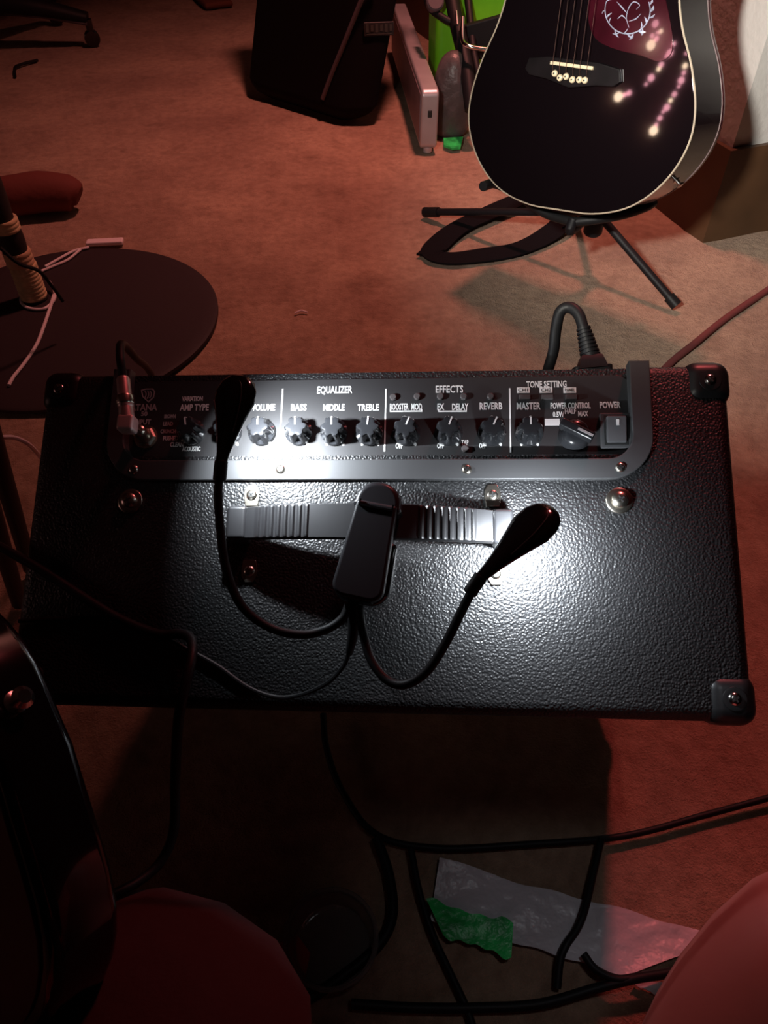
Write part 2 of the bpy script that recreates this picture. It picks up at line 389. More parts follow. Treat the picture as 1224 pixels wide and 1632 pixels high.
# knobs -----------------------------------------------------------
def knob_bm():
    seg = 48
    def md(a, i):
        if i < 3: return 1.0
        k = (0.5 + 0.5 * math.cos(6 * a)) ** 1.6
        return 1.0 - (0.30 if i < 6 else 0.24) * k
    return lathe([(0.0093, 0), (0.0096, 0.0008), (0.0093, 0.0030), (0.0090, 0.0042), (0.0085, 0.0075), (0.0078, 0.0125), (0.0068, 0.0139), (0.0048, 0.0143)], seg, md)
def make_knob(px, py, ang, scale=1.0):
    p = onp(px, py, 0.0)
    Mx = Matrix.Translation((p.x, p.y, PZ)) @ Matrix.Rotation(R(ang), 4, 'Z') @ Matrix.Scale(scale, 4)
    k = obj('knob', moved(knob_bm(), Mx @ Matrix.Rotation(R(30), 4, 'Z')), M_knob, amp)
    obj('pointer_line', moved(join(rbox((0.0010, 0.0050, 0.0004), 0, loc=(0, 0.0036, 0.01435)), rbox((0.0011, 0.0004, 0.0040), 0, loc=(0, 0.0073, 0.0120), rot=Matrix.Rotation(R(14), 4, 'X'))), Mx), M_print, k)
    return k
KN = [(307, 690, 12), (365, 690, 0), (418, 690, 0), (477, 690, 4), (533, 690, 0), (589, 690, -3), (648, 690, -22), (715, 690, -20), (784, 690, -24), (843, 690, 0)]
for a in KN: make_knob(*a)
# power selector: round skirt with a wing
p = onp(915, 695); Mx = Matrix.Translation((p.x, p.y, PZ))
sel = obj('selector_knob', moved(join(lathe([(0.0105, 0), (0.0108, 0.001), (0.0098, 0.006), (0.0080, 0.0085), (0.0050, 0.0095)], 36),
      rbox((0.0060, 0.0235, 0.0090), 0.0014, 3, loc=(0, 0, 0.0112), rot=Matrix.Rotation(R(-118), 4, 'Z'))), Mx), M_knob, amp, label='black selector knob with a raised wing pointing right')
obj('pointer_line', moved(rbox((0.0016, 0.0105, 0.0004), 0, loc=(0, 0.0055, 0)), Mx @ Matrix.Translation((0, 0, 0.0158)) @ Matrix.Rotation(R(-118), 4, 'Z')), M_dimprint, sel)
# power rocker switch
p = onp(980, 688); Mx = Matrix.Translation((p.x, p.y, PZ)) @ Matrix.Scale(1.14, 4)
sw = obj('power_switch', moved(join(rbox((0.0175, 0.0215, 0.0026), 0.0008, 2, loc=(0, 0, 0.0013))), Mx), mat('switch_grey', (0.075, 0.075, 0.078), 0.4), amp)
obj('switch_gap', moved(rbox((0.0132, 0.0178, 0.0006), 0, loc=(0, 0, 0.0026)), Mx), M_darkmetal, sw)
rk = obj('rocker', moved(rbox((0.0112, 0.0156, 0.0035), 0.0009, 2, loc=(0, 0, 0.0040), rot=Matrix.Rotation(R(9), 4, 'X')), Mx), mat('rocker_grey', (0.11, 0.11, 0.115), 0.3), sw)
obj('switch_mark', moved(rbox((0.0016, 0.0034, 0.0006), 0, loc=(0.0005, 0.0035, 0.00650), rot=Matrix.Rotation(R(9), 4, 'X')), Mx), M_print, sw)
# printing: labels, dividers, ticks
def label(s, px, py, hpx, wpx, m=M_print, bold=0.00014):
    p = onp(px, py); q = onp(px + wpx / 2, py); q0 = onp(px - wpx / 2, py); t = onp(px, py - hpx / 2); b = onp(px, py + hpx / 2)
    bm = text_bm(s, (t.y - b.y), bold, 0.0001, width=(q.x - q0.x))
    obj('printed_label', moved(bm, Matrix.Translation((p.x, p.y, PZ + 0.0001))), m, panel)
for a in (('VARIATION', 307, 636, 7, 33, M_print), ('AMP TYPE', 310, 650, 10, 46), ('GAIN', 365, 650, 10, 28), ('VOLUME', 420, 650, 10, 37), ('BASS', 476, 650, 10, 25),
          ('MIDDLE', 532, 650, 10, 34), ('TREBLE', 587, 650, 10, 34), ('EQUALIZER', 533, 622, 11, 56), ('EFFECTS', 716, 621, 11, 44),
          ('BOOSTER', 636, 649, 10, 30), ('MOD', 664, 649, 10, 17), ('DELAY', 733, 649, 10, 26), ('FX', 702, 649, 10, 11), ('REVERB', 782, 648, 11, 36), ('MASTER', 842, 648, 11, 38),
          ('TONE SETTING', 871, 613, 10, 64), ('POWER CONTROL', 909, 647, 9, 64), ('POWER', 972, 646, 10, 33), ('0.5W', 890, 661, 8, 18), ('HALF', 909, 656, 8, 18), ('MAX', 929, 660, 8, 16),
          ('OFF', 636, 711, 8, 11), ('OFF', 702, 711, 8, 11), ('OFF', 769, 711, 8, 11), ('TAP', 741, 706, 8, 11),
          ('BROWN', 271, 664, 6, 18, M_dimprint), ('LEAD', 268, 676, 6, 16, M_dimprint), ('CRUNCH', 268, 688, 6, 24, M_dimprint), ('PUSHED', 272, 699, 7, 24), ('CLEAN', 282, 709, 7, 21), ('ACOUSTIC', 305, 716, 7, 29),
          ('KATANA', 225, 650, 10, 50, M_dimprint), ('50', 230, 660, 7, 10, M_dimprint), ('INPUT', 227, 673, 8, 26, M_dimprint)):
    label(*a)
for px, y0, y1 in ((448, 620, 720), (614, 620, 720), (813, 619, 721)):
    a = onp(px, y0); b = onp(px, y1)
    obj('divider_line', rbox((0.0010, a.y - b.y, 0.0003), 0, loc=((a.x + b.x) / 2, (a.y + b.y) / 2, PZ + 0.0001)), M_print, panel)
for kx, ky, _ in KN[1:]:                                # two tick marks below every knob
    for s in (-1, 1):
        p = onp(kx + s * 12 + 1, ky + 17)
        obj('tick_mark', moved(lathe([(0.0010, -0.0001), (0.0010, 0.0002)], 12), Matrix.Translation((p.x, p.y, PZ)) @ Matrix.Rotation(R(s * 25), 4, 'Z') @ Matrix.Diagonal((1, 1.9, 1, 1))), M_print, panel)
for a0, a1, yy in ((622, 672, 656), (699, 743, 656)):   # brackets under the effect names
    a = onp(a0, yy); b = onp(a1, yy)
    obj('bracket_line', join(rbox((b.x - a.x, 0.0009, 0.0003), 0, loc=((a.x + b.x) / 2, a.y, PZ + 0.0001)), rbox((0.0008, 0.0022, 0.0003), 0, loc=(a.x, a.y + 0.0008, PZ + 0.0001)), rbox((0.0008, 0.0022, 0.0003), 0, loc=(b.x, b.y + 0.0008, PZ + 0.0001))), M_print, panel)
for px, py in ((627, 634), (665, 633), (702, 633), (739, 633), (782, 633)):   # effect buttons
    p = onp(px, py)
    obj('effect_button', moved(lathe([(0.0024, 0), (0.0024, 0.0016), (0.0018, 0.0022)], 20), Matrix.Translation((p.x, p.y, PZ))), M_led_off, amp)
p = onp(741, 716); obj('tap_button', moved(lathe([(0.0024, 0), (0.0024, 0.0016), (0.0018, 0.0022)], 20), Matrix.Translation((p.x, p.y, PZ))), M_led_off, amp)
p = onp(350, 637); obj('variation_button', moved(lathe([(0.0024, 0), (0.0024, 0.0016), (0.0018, 0.0022)], 20), Matrix.Translation((p.x, p.y, PZ))), M_led_off, amp)
for (px, s) in ((834, 'CH1'), (870, 'CH2'), (908, 'PANEL')):                  # three tone setting keys
    p = onp(px, 622); obj('white_name_tag', rbox((0.0085, 0.0040, 0.0003), 0, loc=(p.x, p.y, PZ)), M_print, panel)
    obj('tag_lettering', moved(text_bm(s, 0.0022, 0.00002, 0.0001, width=0.0065), Matrix.Translation((p.x, p.y, PZ + 0.00025))), M_darkmetal, panel)
    p = onp(px + 2, 634); obj('tone_button', rbox((0.0078, 0.0034, 0.0022), 0.0005, 2, loc=(p.x, p.y, PZ + 0.0011)), M_led_off, amp)
p0 = onp(866, 673); obj('white_name_tag', rbox((0.0098, 0.0048, 0.0003), 0, loc=(onp(880, 673).x, p0.y, PZ)), M_print, panel)
for px in (962, 997):                                   # brackets beside the switch
    p = onp(px, 702); obj('bracket_line', rbox((0.0007, 0.0085, 0.0003), 0, loc=(p.x, p.y, PZ + 0.0001)), M_print, panel)
# emblem: shield with nested arcs
ec = onp(235, 630); em = newbm()
sh = [(-11, 9), (-3, 11), (8, 11), (12, 6), (11, -4), (3, -12), (-8, -2)]
def ring_line(pts, wd, closed=True, z=0.0):
    k = 0.00042; P = [Vector((x * k, y * k, z)) for x, y in pts]
    if closed: P.append(P[0])
    bms = []
    for a, b in zip(P, P[1:]):
        d = b - a; L_ = d.length
        bms.append(rbox((L_ + wd * 0.7, wd, 0.0003), 0, loc=(a + b) / 2, rot=Matrix.Rotation(math.atan2(d.y, d.x), 4, 'Z')))
    return join(*bms)
arcs = [ring_line([(-6 + ox + 3.5 * math.cos(t), 1 + rr * math.sin(t)) for t in [R(a) for a in range(-70, 71, 20)]], 0.0007, False) for ox, rr in ((0, 6), (4.5, 7), (9, 6))]
obj('emblem', moved(join(ring_line(sh, 0.0008), *arcs), Matrix.Translation((ec.x, ec.y, PZ + 0.0001))), M_dimprint, panel)
# input jack socket
ip = onp(233, 697)
js = obj('input_socket', moved(join(lathe([(0.0075, 0), (0.0075, 0.001), (0.0062, 0.0022), (0.0062, 0.0038), (0.0048, 0.0044)], 6), lathe([(0.0085, 0), (0.0085, 0.0006), (0.0080, 0.0008)], 24)), Matrix.Translation((ip.x, ip.y, PZ))), M_nickel, amp)
# two big bolts and the handle brackets
for px, py in ((208, 799), (987, 798)):
    p = A(px, py, 0); Mx = Matrix.Translation((p.x, p.y, T))
    bt = obj('strap_bolt', moved(lathe([(0.0085, -0.001), (0.0085, 0.0008), (0.0078, 0.0014), (0.0052, 0.0016), (0.0052, 0.0040), (0.0038, 0.0052), (0.0015, 0.0056)], 28), Mx), M_nickel, amp)
    obj('cross_slot', moved(join(rbox((0.005, 0.0010, 0.0006)), rbox((0.0010, 0.005, 0.0006))), Mx @ Matrix.Translation((0, 0, 0.0054)) @ Matrix.Rotation(R(30), 4, 'Z')), M_darkmetal, bt)
# handle
ha = A(376, 836, 0.010); hb = A(806, 842, 0.010)
def handle_strap():
    bm = newbm(); n = 150; rings = []; L_ = hb.x - ha.x
    for i in range(n + 1):
        t = i / n; x = ha.x + L_ * t; y = ha.y + (hb.y - ha.y) * t
        h = 0.0125 + 0.015 * (4 * t * (1 - t)) ** 0.75
        wd = 0.0098 + 0.0016 * (4 * t * (1 - t)) ** 0.5
        px = 376 + 430 * t; g = 0.0
        for c0, c1 in ((410, 500), (668, 765)):
            if c0 <= px <= c1:
                ph = ((px - c0) / 11.5) % 1.0; g = 0.0011 if ph > 0.30 else 0.0
        th = 0.0052
        sec = [(-wd, -th + 0.001), (-wd, -0.0015), (-wd * 0.93, 0.0 + g * 0.3), (-wd * 0.80, g), (wd * 0.80, g), (wd * 0.93, g * 0.3), (wd, -0.0015), (wd, -th + 0.001), (wd * 0.9, -th), (-wd * 0.9, -th)]
        rings.append([bm.verts.new((x, y + a, T + h + b)) for a, b in sec])
    k = 10
    for a, b in zip(rings, rings[1:]):
        for j in range(k): bm.faces.new((a[j], a[(j + 1) % k], b[(j + 1) % k], b[j]))
    bm.faces.new(rings[0]); bm.faces.new(rings[-1][::-1]); bmesh.ops.recalc_face_normals(bm, faces=bm.faces[:]); return bm
hd = obj('carry_handle', handle_strap(), M_handle, amp, label='ribbed black rubber carry handle arching over the top', smooth=30)
for q, sx in ((ha, 1), (hb, -1)):
    obj('handle_end', rbox((0.0135, 0.0225, 0.0185), 0.0028, 3, loc=(q.x + sx * 0.002, q.y, T + 0.0088)), M_handle, hd)
for (xa, ya, xb, yb) in ((402, 790, 398, 911), (785, 790, 790, 915)):
    a = A(xa, ya, 0); b = A(xb, yb, 0); mid = (a + b) / 2; L_ = (a - b).length
    dang = math.atan2(a.y - b.y, a.x - b.x)
    for s, q in ((1, a), (-1, b)):
        c = s * L_ / 2
        outl = [(c - s * 0.0075, -s * 0.0042), (c - s * 0.002, -s * 0.0052), (c + s * 0.003, -s * 0.0052), (c + s * 0.0072, -s * 0.0028), (c + s * 0.0072, s * 0.0028), (c + s * 0.003, s * 0.0052), (c - s * 0.002, s * 0.0052), (c - s * 0.0075, s * 0.0042)]
        br = obj('handle_bracket', moved(prism(outl, 0, 0.0016, 0.0004), Matrix.Translation((mid.x, mid.y, T)) @ Matrix.Rotation(dang, 4, 'Z')), M_nickel, amp)
        screw(br, (q.x, q.y, T + 0.0015), 0.0036, ang=random.uniform(0, 80))
# corner guards with their screws
def corner_guard(sx, sy, sz):
    s = 0.031; t = 0.0022
    bm = rbox((s, s, s), 0.010, 5, loc=(sx * (W / 2 + t - s / 2), sy * (D / 2 + t - s / 2), (HT + t - s / 2) if sz > 0 else (0.012 - t + s / 2)))
    g = obj('corner_guard', bm, M_guard, amp)
    if sz > 0:
        sp = (sx * (W / 2 - 0.0125), sy * (D / 2 - 0.0135), T + t - 0.0002)
        obj('screw_dish', moved(lathe([(0.0072, 0), (0.0070, 0.0006), (0.0050, 0.0008)], 28), Matrix.Translation(sp)), M_guard, g)
        screw(g, (sp[0], sp[1], sp[2] + 0.0007), 0.0038, M_chrome, ang=35)
for sx in (-1, 1):
    for sy in (-1, 1):
        for sz in (-1, 1): corner_guard(sx, sy, sz)

# ================================================================== INPUT PLUG AND ITS CABLE
e0 = A(206, 598, 0.030); e1 = A(213, 668, 0.030)
plug = thing('jack_plug', 'silver right-angle instrument plug pushed into the input at the left end of the control panel', 'plug', (ip.x, ip.y, PZ + 0.004), AMP)
ax = (e0 - e1).normalized(); L_ = (e0 - e1).length
hz = T + 0.026
base1 = Vector((ip.x, ip.y, hz)); e1v = Vector((ip.x - 0.0005, ip.y, hz))
Mx = frame_to(base1 - ax * 0.003, ax, Vector((1, 0, 0)))
obj('barrel', moved(lathe([(0.0050, 0), (0.0054, 0.001), (0.0050, 0.013), (0.0054, 0.0135), (0.0054, 0.0185), (0.0048, 0.019), (0.0045, L_ + 0.002), (0.0036, L_ + 0.0035)], 28), Mx), mat('plug_steel', (0.80, 0.62, 0.60), 0.38, 0.9), plug)
obj('collar_ring', moved(lathe([(0.0057, 0.0150), (0.0061, 0.0158), (0.0061, 0.0200), (0.0057, 0.0210)], 28), Mx), M_nickel, plug)
obj('corner_block', rbox((0.0112, 0.0112, 0.0115), 0.0022, 3, loc=base1 - ax * 0.002), mat('plug_block', (0.90, 0.70, 0.68), 0.45, 0.6), plug)
obj('shaft', moved(lathe([(0.0042, 0), (0.0046, 0.001), (0.0046, 0.010), (0.0036, 0.011), (0.0034, 0.021)], 20), Matrix.Translation((ip.x, ip.y, PZ + 0.0042))), M_nickel, plug)
cs = base1 + ax * (L_ + 0.001)
obj('cable', tube([cs, cs + ax * 0.014 + Vector((0, 0, 0.001)), cs + ax * 0.03 + Vector((-0.003, 0, -0.012)), cs + ax * 0.042 + Vector((-0.012, 0, -0.06)), cs + ax * 0.06 + Vector((-0.03, 0, -0.15)), cs + ax * 0.03 + Vector((-0.06, 0, -0.27))], 0.0030, 10), M_rubber, plug)

# ================================================================== POWER CORD
pb_ = A(944, 600, -0.040); yb = D / 2
pc = thing('power_cord', 'thick black power cord looping out of the back of the amplifier', 'power cord', (pb_.x, yb, T - 0.04), AMP)
def PCp(px, py, h): return A(px, py, h)
a = PCp(944, 607, -0.030); b = PCp(941, 566, -0.026)
ax2 = (b - a).normalized()
obj('connector', moved(join(prism(rrect(-0.0135, -0.008, 0.0135, 0.008, 0.003), -0.012, 0.006, 0.001), moved(lathe([(0.0140, 0.004), (0.0120, 0.009), (0.0100, 0.013), (0.007, 0.0145)], 4), Matrix.Rotation(R(45), 4, 'Z') @ Matrix.Identity(4))), frame_to(a + ax2 * 0.004, ax2)), M_rubber, pc)
r0 = a + ax2 * 0.017; r1 = PCp(929, 520, -0.022)
ax3 = (r1 - r0); n_ = 8
prof = []
for k in range(n_):
    z = ax3.length * k / n_; q = 0.0072 - 0.0024 * k / n_
    prof += [(q, z), (q, z + ax3.length / n_ * 0.55), (q - 0.0013, z + ax3.length / n_ * 0.62), (q - 0.0013, z + ax3.length / n_ * 0.97)]
obj('strain_relief', moved(lathe(prof, 20), frame_to(r0, ax3)), M_rubber, pc, smooth=25)
obj('cable', tube([r1 - ax3 * 0.1, PCp(922, 501, -0.022), PCp(908, 490, -0.024), PCp(893, 497, -0.027), PCp(886, 525, -0.035), PCp(882, 560, -0.045), PCp(872, 595, -0.06), PCp(868, 622, -0.10), PCp(872, 640, -0.20), PCp(862, 600, -0.33)], 0.0041, 12), M_rubber, pc)

# ================================================================== CLIP-ON READING LAMP
lb = A(590, 890, 0.02)
lamp = thing('clip_lamp', 'black two-headed clip-on reading lamp with bendy necks gripping the carry handle', 'lamp', (lb.x, lb.y, T + 0.002), AMP)
ct = A(601, 800, 0.046); cbm = A(569, 950, 0.040)
vv = (cbm - ct); along = vv.normalized(); Lc = vv.length
Mc = frame_to(ct, Vector((0, 0, 1)), along)           # x runs down the clip, y across
def paddle(x0, x1, w0, w1, z0, z1, r0, r1, bev):
    out = []
    n = 8
    for k in range(n + 1):
        a = R(-90 + 180 * k / n); out.append((x1 - r1 + r1 * math.cos(a), w1 * math.sin(a) if r1 >= w1 else (w1 - r1) * (1 if a > 0 else -1) * (0 if abs(a) < 1e-6 else 1) + r1 * math.sin(a)))
    for k in range(n + 1):
        a = R(90 + 180 * k / n); out.append((x0 + r0 + r0 * math.cos(a), w0 * math.sin(a) if r0 >= w0 else (w0 - r0) * (1 if math.sin(a) > 0 else -1) * (0 if abs(math.sin(a)) < 1e-6 else 1) + r0 * math.sin(a)))
    return prism(out, z0, z1, bev, 4)
def pad_outline(x0, x1, w0, w1, r0, r1, n=6):
    o = []
    for cx, cy, a0, r in ((x1 - r1, w1 - r1, 0, r1), (x0 + r0, w0 - r0, 90, r0), (x0 + r0, -w0 + r0, 180, r0), (x1 - r1, -w1 + r1, 270, r1)):
        for k in range(n + 1):
            a = R(a0 + 90 * k / n); o.append((cx + r * math.cos(a), cy + r * math.sin(a)))
    return o
upper = prism(pad_outline(0.0, Lc + 0.002, 0.0125, 0.0155, 0.002, 0.008), -0.009, 0.0, 0.0022, 4)
obj('upper_jaw', moved(upper, Mc), M_clip, lamp)
obj('hinge_dome', moved(prism(pad_outline(-0.0135, 0.0045, 0.0140, 0.0150, 0.0134, 0.003, 10), -0.019, -0.0015, 0.0035, 4), Mc), M_clip, lamp)
obj('hinge_bar', moved(join(rbox((0.0012, 0.0205, 0.0010), 0, loc=(0.0035, 0, 0.0004)), rbox((0.0040, 0.0010, 0.0010), 0, loc=(0.0020, 0.0100, 0.0004)), rbox((0.0040, 0.0010, 0.0010), 0, loc=(0.0020, -0.0100, 0.0004))), Mc), M_gloss, lamp)
obj('lower_jaw', moved(prism(pad_outline(0.020, Lc + 0.0035, 0.0165, 0.0180, 0.004, 0.012), -0.036, -0.0115, 0.0040, 4), Mc), M_gloss, lamp)
obj('spring_pad', moved(rbox((0.016, 0.020, 0.020), 0.002, 2, loc=(0.052, 0, -0.012)), Mc), M_rubber, lamp)
# head shape
def head_bm(L_=0.058, wmax=0.0115):
    st = [(0.0, 0.0032, 0.0032), (0.008, 0.0042, 0.0036), (0.018, 0.0064, 0.0046), (0.030, 0.0098, 0.0058), (0.040, wmax, 0.0064), (0.048, wmax * 0.98, 0.0062), (0.0535, wmax * 0.80, 0.0052), (0.0568, wmax * 0.50, 0.0036), (0.0582, wmax * 0.18, 0.0015)]
    bm = newbm(); rings = []; seg = 24
    for x, a, b in st:
        rings.append([bm.verts.new((x * L_ / 0.058, a * math.cos(t), b * math.sin(t) * (1.0 if math.sin(t) > 0 else 0.7))) for t in [2 * math.pi * k / seg for k in range(seg)]])
    for a, b in zip(rings, rings[1:]):
        for k in range(seg): bm.faces.new((a[k], a[(k + 1) % seg], b[(k + 1) % seg], b[k]))
    bm.faces.new(rings[0][::-1]); bm.faces.new(rings[-1]); bmesh.ops.recalc_face_normals(bm, faces=bm.faces[:])
    return bm
def lamp_head(n0, n1, zdir, power, spread, beam, wmax):
    """n0 neck end, n1 rounded tip, zdir the back (upper) side of the head"""
    x = (n1 - n0).normalized(); Mh = frame_to(n0, zdir, x); L_ = (n1 - n0).length
    h = obj('lamp_head', moved(head_bm(L_, wmax), Mh), M_gloss, lamp)
    obj('seam_ridge', moved(tube([(L_ * 0.35, -wmax * 0.45, 0.0050), (L_ * 0.62, -wmax * 0.55, 0.0062), (L_ * 0.85, -wmax * 0.40, 0.0056), (L_ * 0.955, 0, 0.0038)], 0.00045, 6), Mh), M_clip, h)
    for k in (0.58, 0.80):
        obj('led_lens', moved(lathe([(0.0022, -0.0049), (0.0030, -0.0046), (0.0030, -0.0040)], 16), Mh @ Matrix.Translation((L_ * k, 0, 0))), M_led, h)
    li = bpy.data.lights.new('reading_led', 'AREA'); li.shape = 'DISK'; li.size = 0.008; li.energy = power; li.color = LED_COLOR; li.spread = R(spread)
    lo = bpy.data.objects.new('reading_led', li); COL.objects.link(lo)
    lp = Mh @ Vector((L_ * 0.69, 0, -0.0070)); lo.matrix_world = AMP @ frame_to(lp, -beam)
    return h
hl0 = A(352, 742, 0.066); hl1 = A(366, 588, 0.078)
hr0 = A(762, 925, 0.066); hr1 = A(862, 775, 0.078)
lamp_head(hl0, hl1, Vector((-0.16, 0.04, 0.98)), LED_POWER['left'], 130, Vector((0.40, -0.30, -0.86)), 0.0134)
lamp_head(hr0, hr1, Vector((-0.20, 0.42, 0.88)), LED_POWER['right'], 155, Vector((0.10, -0.18, -0.97)), 0.0130)
def neck(pts): obj('gooseneck', tube(pts, 0.0027, 12, 10), M_rubber, lamp)
neck([A(556, 965, 0.034), A(545, 986, 0.034), A(520, 1003, 0.035), A(480, 1011, 0.038), A(430, 1000, 0.042), A(385, 965, 0.048), A(360, 905, 0.054), A(350, 830, 0.060), A(348, 780, 0.064), hl0 + Vector((0, 0, 0))])
neck([A(572, 965, 0.034), A(577, 1000, 0.034), A(590, 1048, 0.035), A(615, 1082, 0.038), A(645, 1091, 0.042), A(680, 1070, 0.047), A(710, 1025, 0.052), A(735, 975, 0.058), A(752, 942, 0.063), hr0])
for q, d in ((hl0, hl1), (hr0, hr1)):
    obj('neck_sleeve', moved(lathe([(0.0036, -0.006), (0.0040, -0.005), (0.0040, 0.005), (0.0036, 0.006)], 20), frame_to(q - (d - q).normalized() * 0.003, d - q)), M_rubber, lamp)
obj('cable_sleeve', tube([A(563, 962, 0.030), A(564, 985, 0.028), A(562, 1015, 0.024), A(556, 1042, 0.020)], [0.0042, 0.0038, 0.0032, 0.0022], 12), M_rubber, lamp)
obj('usb_cable', tube([A(557, 1038, 0.021), A(547, 1062, 0.016), A(522, 1088, 0.010), A(480, 1107, 0.004), A(440, 1111, 0.0026), A(395, 1095, 0.002), A(345, 1060, 0.002), A(290, 1030, 0.002), A(240, 1003, 0.002), A(190, 988, 0.002), A(100, 986, 0.002), A(30, 990, 0.002)], 0.0014, 8), M_rubber, lamp)

# ================================================================== ACOUSTIC GUITAR
psi, lam, ro = R(42), R(12), R(9.2)
n0 = Vector((-math.sin(psi), -math.cos(psi), 0)); u0 = Vector((math.cos(psi), -math.sin(psi), 0)); zz = Vector((0, 0, 1))
ga0 = math.cos(lam) * zz - math.sin(lam) * n0; gn = math.cos(lam) * n0 + math.sin(lam) * zz
gu = math.cos(ro) * u0 + math.sin(ro) * ga0; ga = -math.sin(ro) * u0 + math.cos(ro) * ga0
GP = Vector((0.2962, 1.2808, 0.1978))                  # tail of the front face
GF = Matrix(((gu.x, ga.x, gn.x, GP.x), (gu.y, ga.y, gn.y, GP.y), (gu.z, ga.z, gn.z, GP.z), (0, 0, 0, 1)))
def GH(px, py, lift=0.0):                              # pixel -> guitar face coordinates
    o = Vector((0, 0, CH)); d = ray(px, py); s = (GP + gn * lift - o).dot(gn) / d.dot(gn); X = o + d * s
    return Vector(((X - GP).dot(gu), (X - GP).dot(ga), lift))
gt = thing('acoustic_guitar', 'glossy black acoustic guitar with cream edging standing upright on a floor stand', 'guitar', (0, 0, 0), GF)
ctrl = [(0, 0), (0.06, 0.0015), (0.115, 0.016), (0.155, 0.043), (0.184, 0.080), (0.199, 0.122), (0.197, 0.165), (0.180, 0.215), (0.156, 0.262), (0.142, 0.305), (0.141, 0.345), (0.149, 0.385), (0.150, 0.420), (0.138, 0.455), (0.108, 0.483), (0.06, 0.497), (0, 0.500)]
half = [(p.x, p.y) for p in spline([(x, y, 0) for x, y in ctrl], 4)]
outline = half + [(-x, y) for x, y in half[-2:0:-1]]
def scaled(o, k): return [(x * (1 - k / 0.2 * 1.0) if False else x - math.copysign(min(abs(x), k), x) * 1.0, y + (k if y < 0.25 else -k) * (1 - min(1, abs(x) / 0.2)) ) for x, y in o]
GD = 0.105
obj('body_side', prism(outline, -GD, -0.003), M_guitar_side, gt, smooth=60)
obj('soundboard', prism(scaled(outline, 0.0012), -0.0031, 0.0, 0.0008), M_guitar, gt, smooth=50)
obj('body_back', prism(outline, -GD - 0.016, -GD - 0.0003, 0.004), M_guitar_back, gt, smooth=50)
def loop_tube(o, z, r): return tube([(x, y, z) for x, y in o] + [(o[0][0], o[0][1], z)], r, 6, 1, smooth=False)
obj('front_binding', loop_tube(outline, -0.001, 0.0015), M_bind, gt)
obj('back_binding', loop_tube(outline, -GD, 0.0011), mat('dull_binding', (0.22, 0.15, 0.15), 0.4), gt)
# bridge, saddle, pins, strings
brc = GH(916, 112)
sl = GH(882, 101); sr = GH(950, 110); sm = (sl + sr) / 2; ang = math.atan2(sr.y - sl.y, sr.x - sl.x)
MB_ = Matrix.Translation((sm.x, sm.y, 0)) @ Matrix.Rotation(ang, 4, 'Z')
bo = [(-0.085, -0.012), (-0.075, -0.020), (-0.045, -0.022), (0, -0.030), (0.045, -0.022), (0.075, -0.020), (0.085, -0.012), (0.080, 0.004), (0.045, 0.009), (-0.045, 0.009), (-0.080, 0.004)]
bridge = obj('bridge', moved(prism(bo, 0, 0.007, 0.002, 2), MB_), M_rosewood, gt)
obj('saddle', moved(rbox(((sr - sl).length, 0.0050, 0.005), 0.0010, 2, loc=(0, 0.001, 0.009)), MB_), M_bone, bridge)
for i, (px, py) in enumerate(((885, 117), (893, 124), (903, 122), (913, 127), (924, 127), (933, 128))):
    q = GH(px, py, 0.007)
    pn = obj('bridge_pin', moved(lathe([(0.0042, 0), (0.0050, 0.0015), (0.0042, 0.004), (0.0018, 0.0052)], 16), Matrix.Translation((q.x, q.y, 0.0068))), M_bone, gt)
    obj('pin_dot', moved(lathe([(0.0014, 0), (0.0012, 0.0006)], 10), Matrix.Translation((q.x, q.y, 0.0068 + 0.0050))), M_darkmetal, pn)
for i in range(6):
    t = i / 5; x0 = sl.x + (sr.x - sl.x) * (0.08 + 0.80 * t); y0 = sl.y + (sr.y - sl.y) * t
    x1 = -0.022 + 0.044 * t
    obj('string', tube([(x0, y0 - 0.018, 0.008), (x0, y0, 0.0122), (x1, 0.84, 0.0105), (x1 * 0.9, 0.885, 0.004)], 0.0006 - 0.00004 * i, 6, 1, smooth=False), M_string, gt)
# soundhole and rosette
shc = Vector((0.002, 0.385, 0))
obj('soundhole', moved(lathe([(0.050, 0.0001), (0.049, 0.0004)], 48), Matrix.Translation(shc)), mat('hole_dark', (0.002, 0.002, 0.002), 1.0, spec=0.0), gt)
def annulus(r0, r1, z0, z1, seg=64):
    bm = newbm(); rings = [[bm.verts.new((r * math.cos(a), r * math.sin(a), z)) for a in [2 * math.pi * k / seg for k in range(seg)]] for r, z in ((r0, z0), (r1, z0), (r1, z1), (r0, z1))]
    for j in range(4):
        a, b = rings[j], rings[(j + 1) % 4]
        for k in range(seg): bm.faces.new((a[k], a[(k + 1) % seg], b[(k + 1) % seg], b[k]))
    bmesh.ops.recalc_face_normals(bm, faces=bm.faces[:]); return bm
M_ros = mat('rosette_ring', (0.30, 0.26, 0.30), 0.3, coat=0.5)
for r0_, r1_ in ((0.0515, 0.0545), (0.0565, 0.0625), (0.0645, 0.0660)): obj('rosette_ring', moved(annulus(r0_, r1_, 0.0, 0.0006), Matrix.Translation(shc)), M_ros, gt)
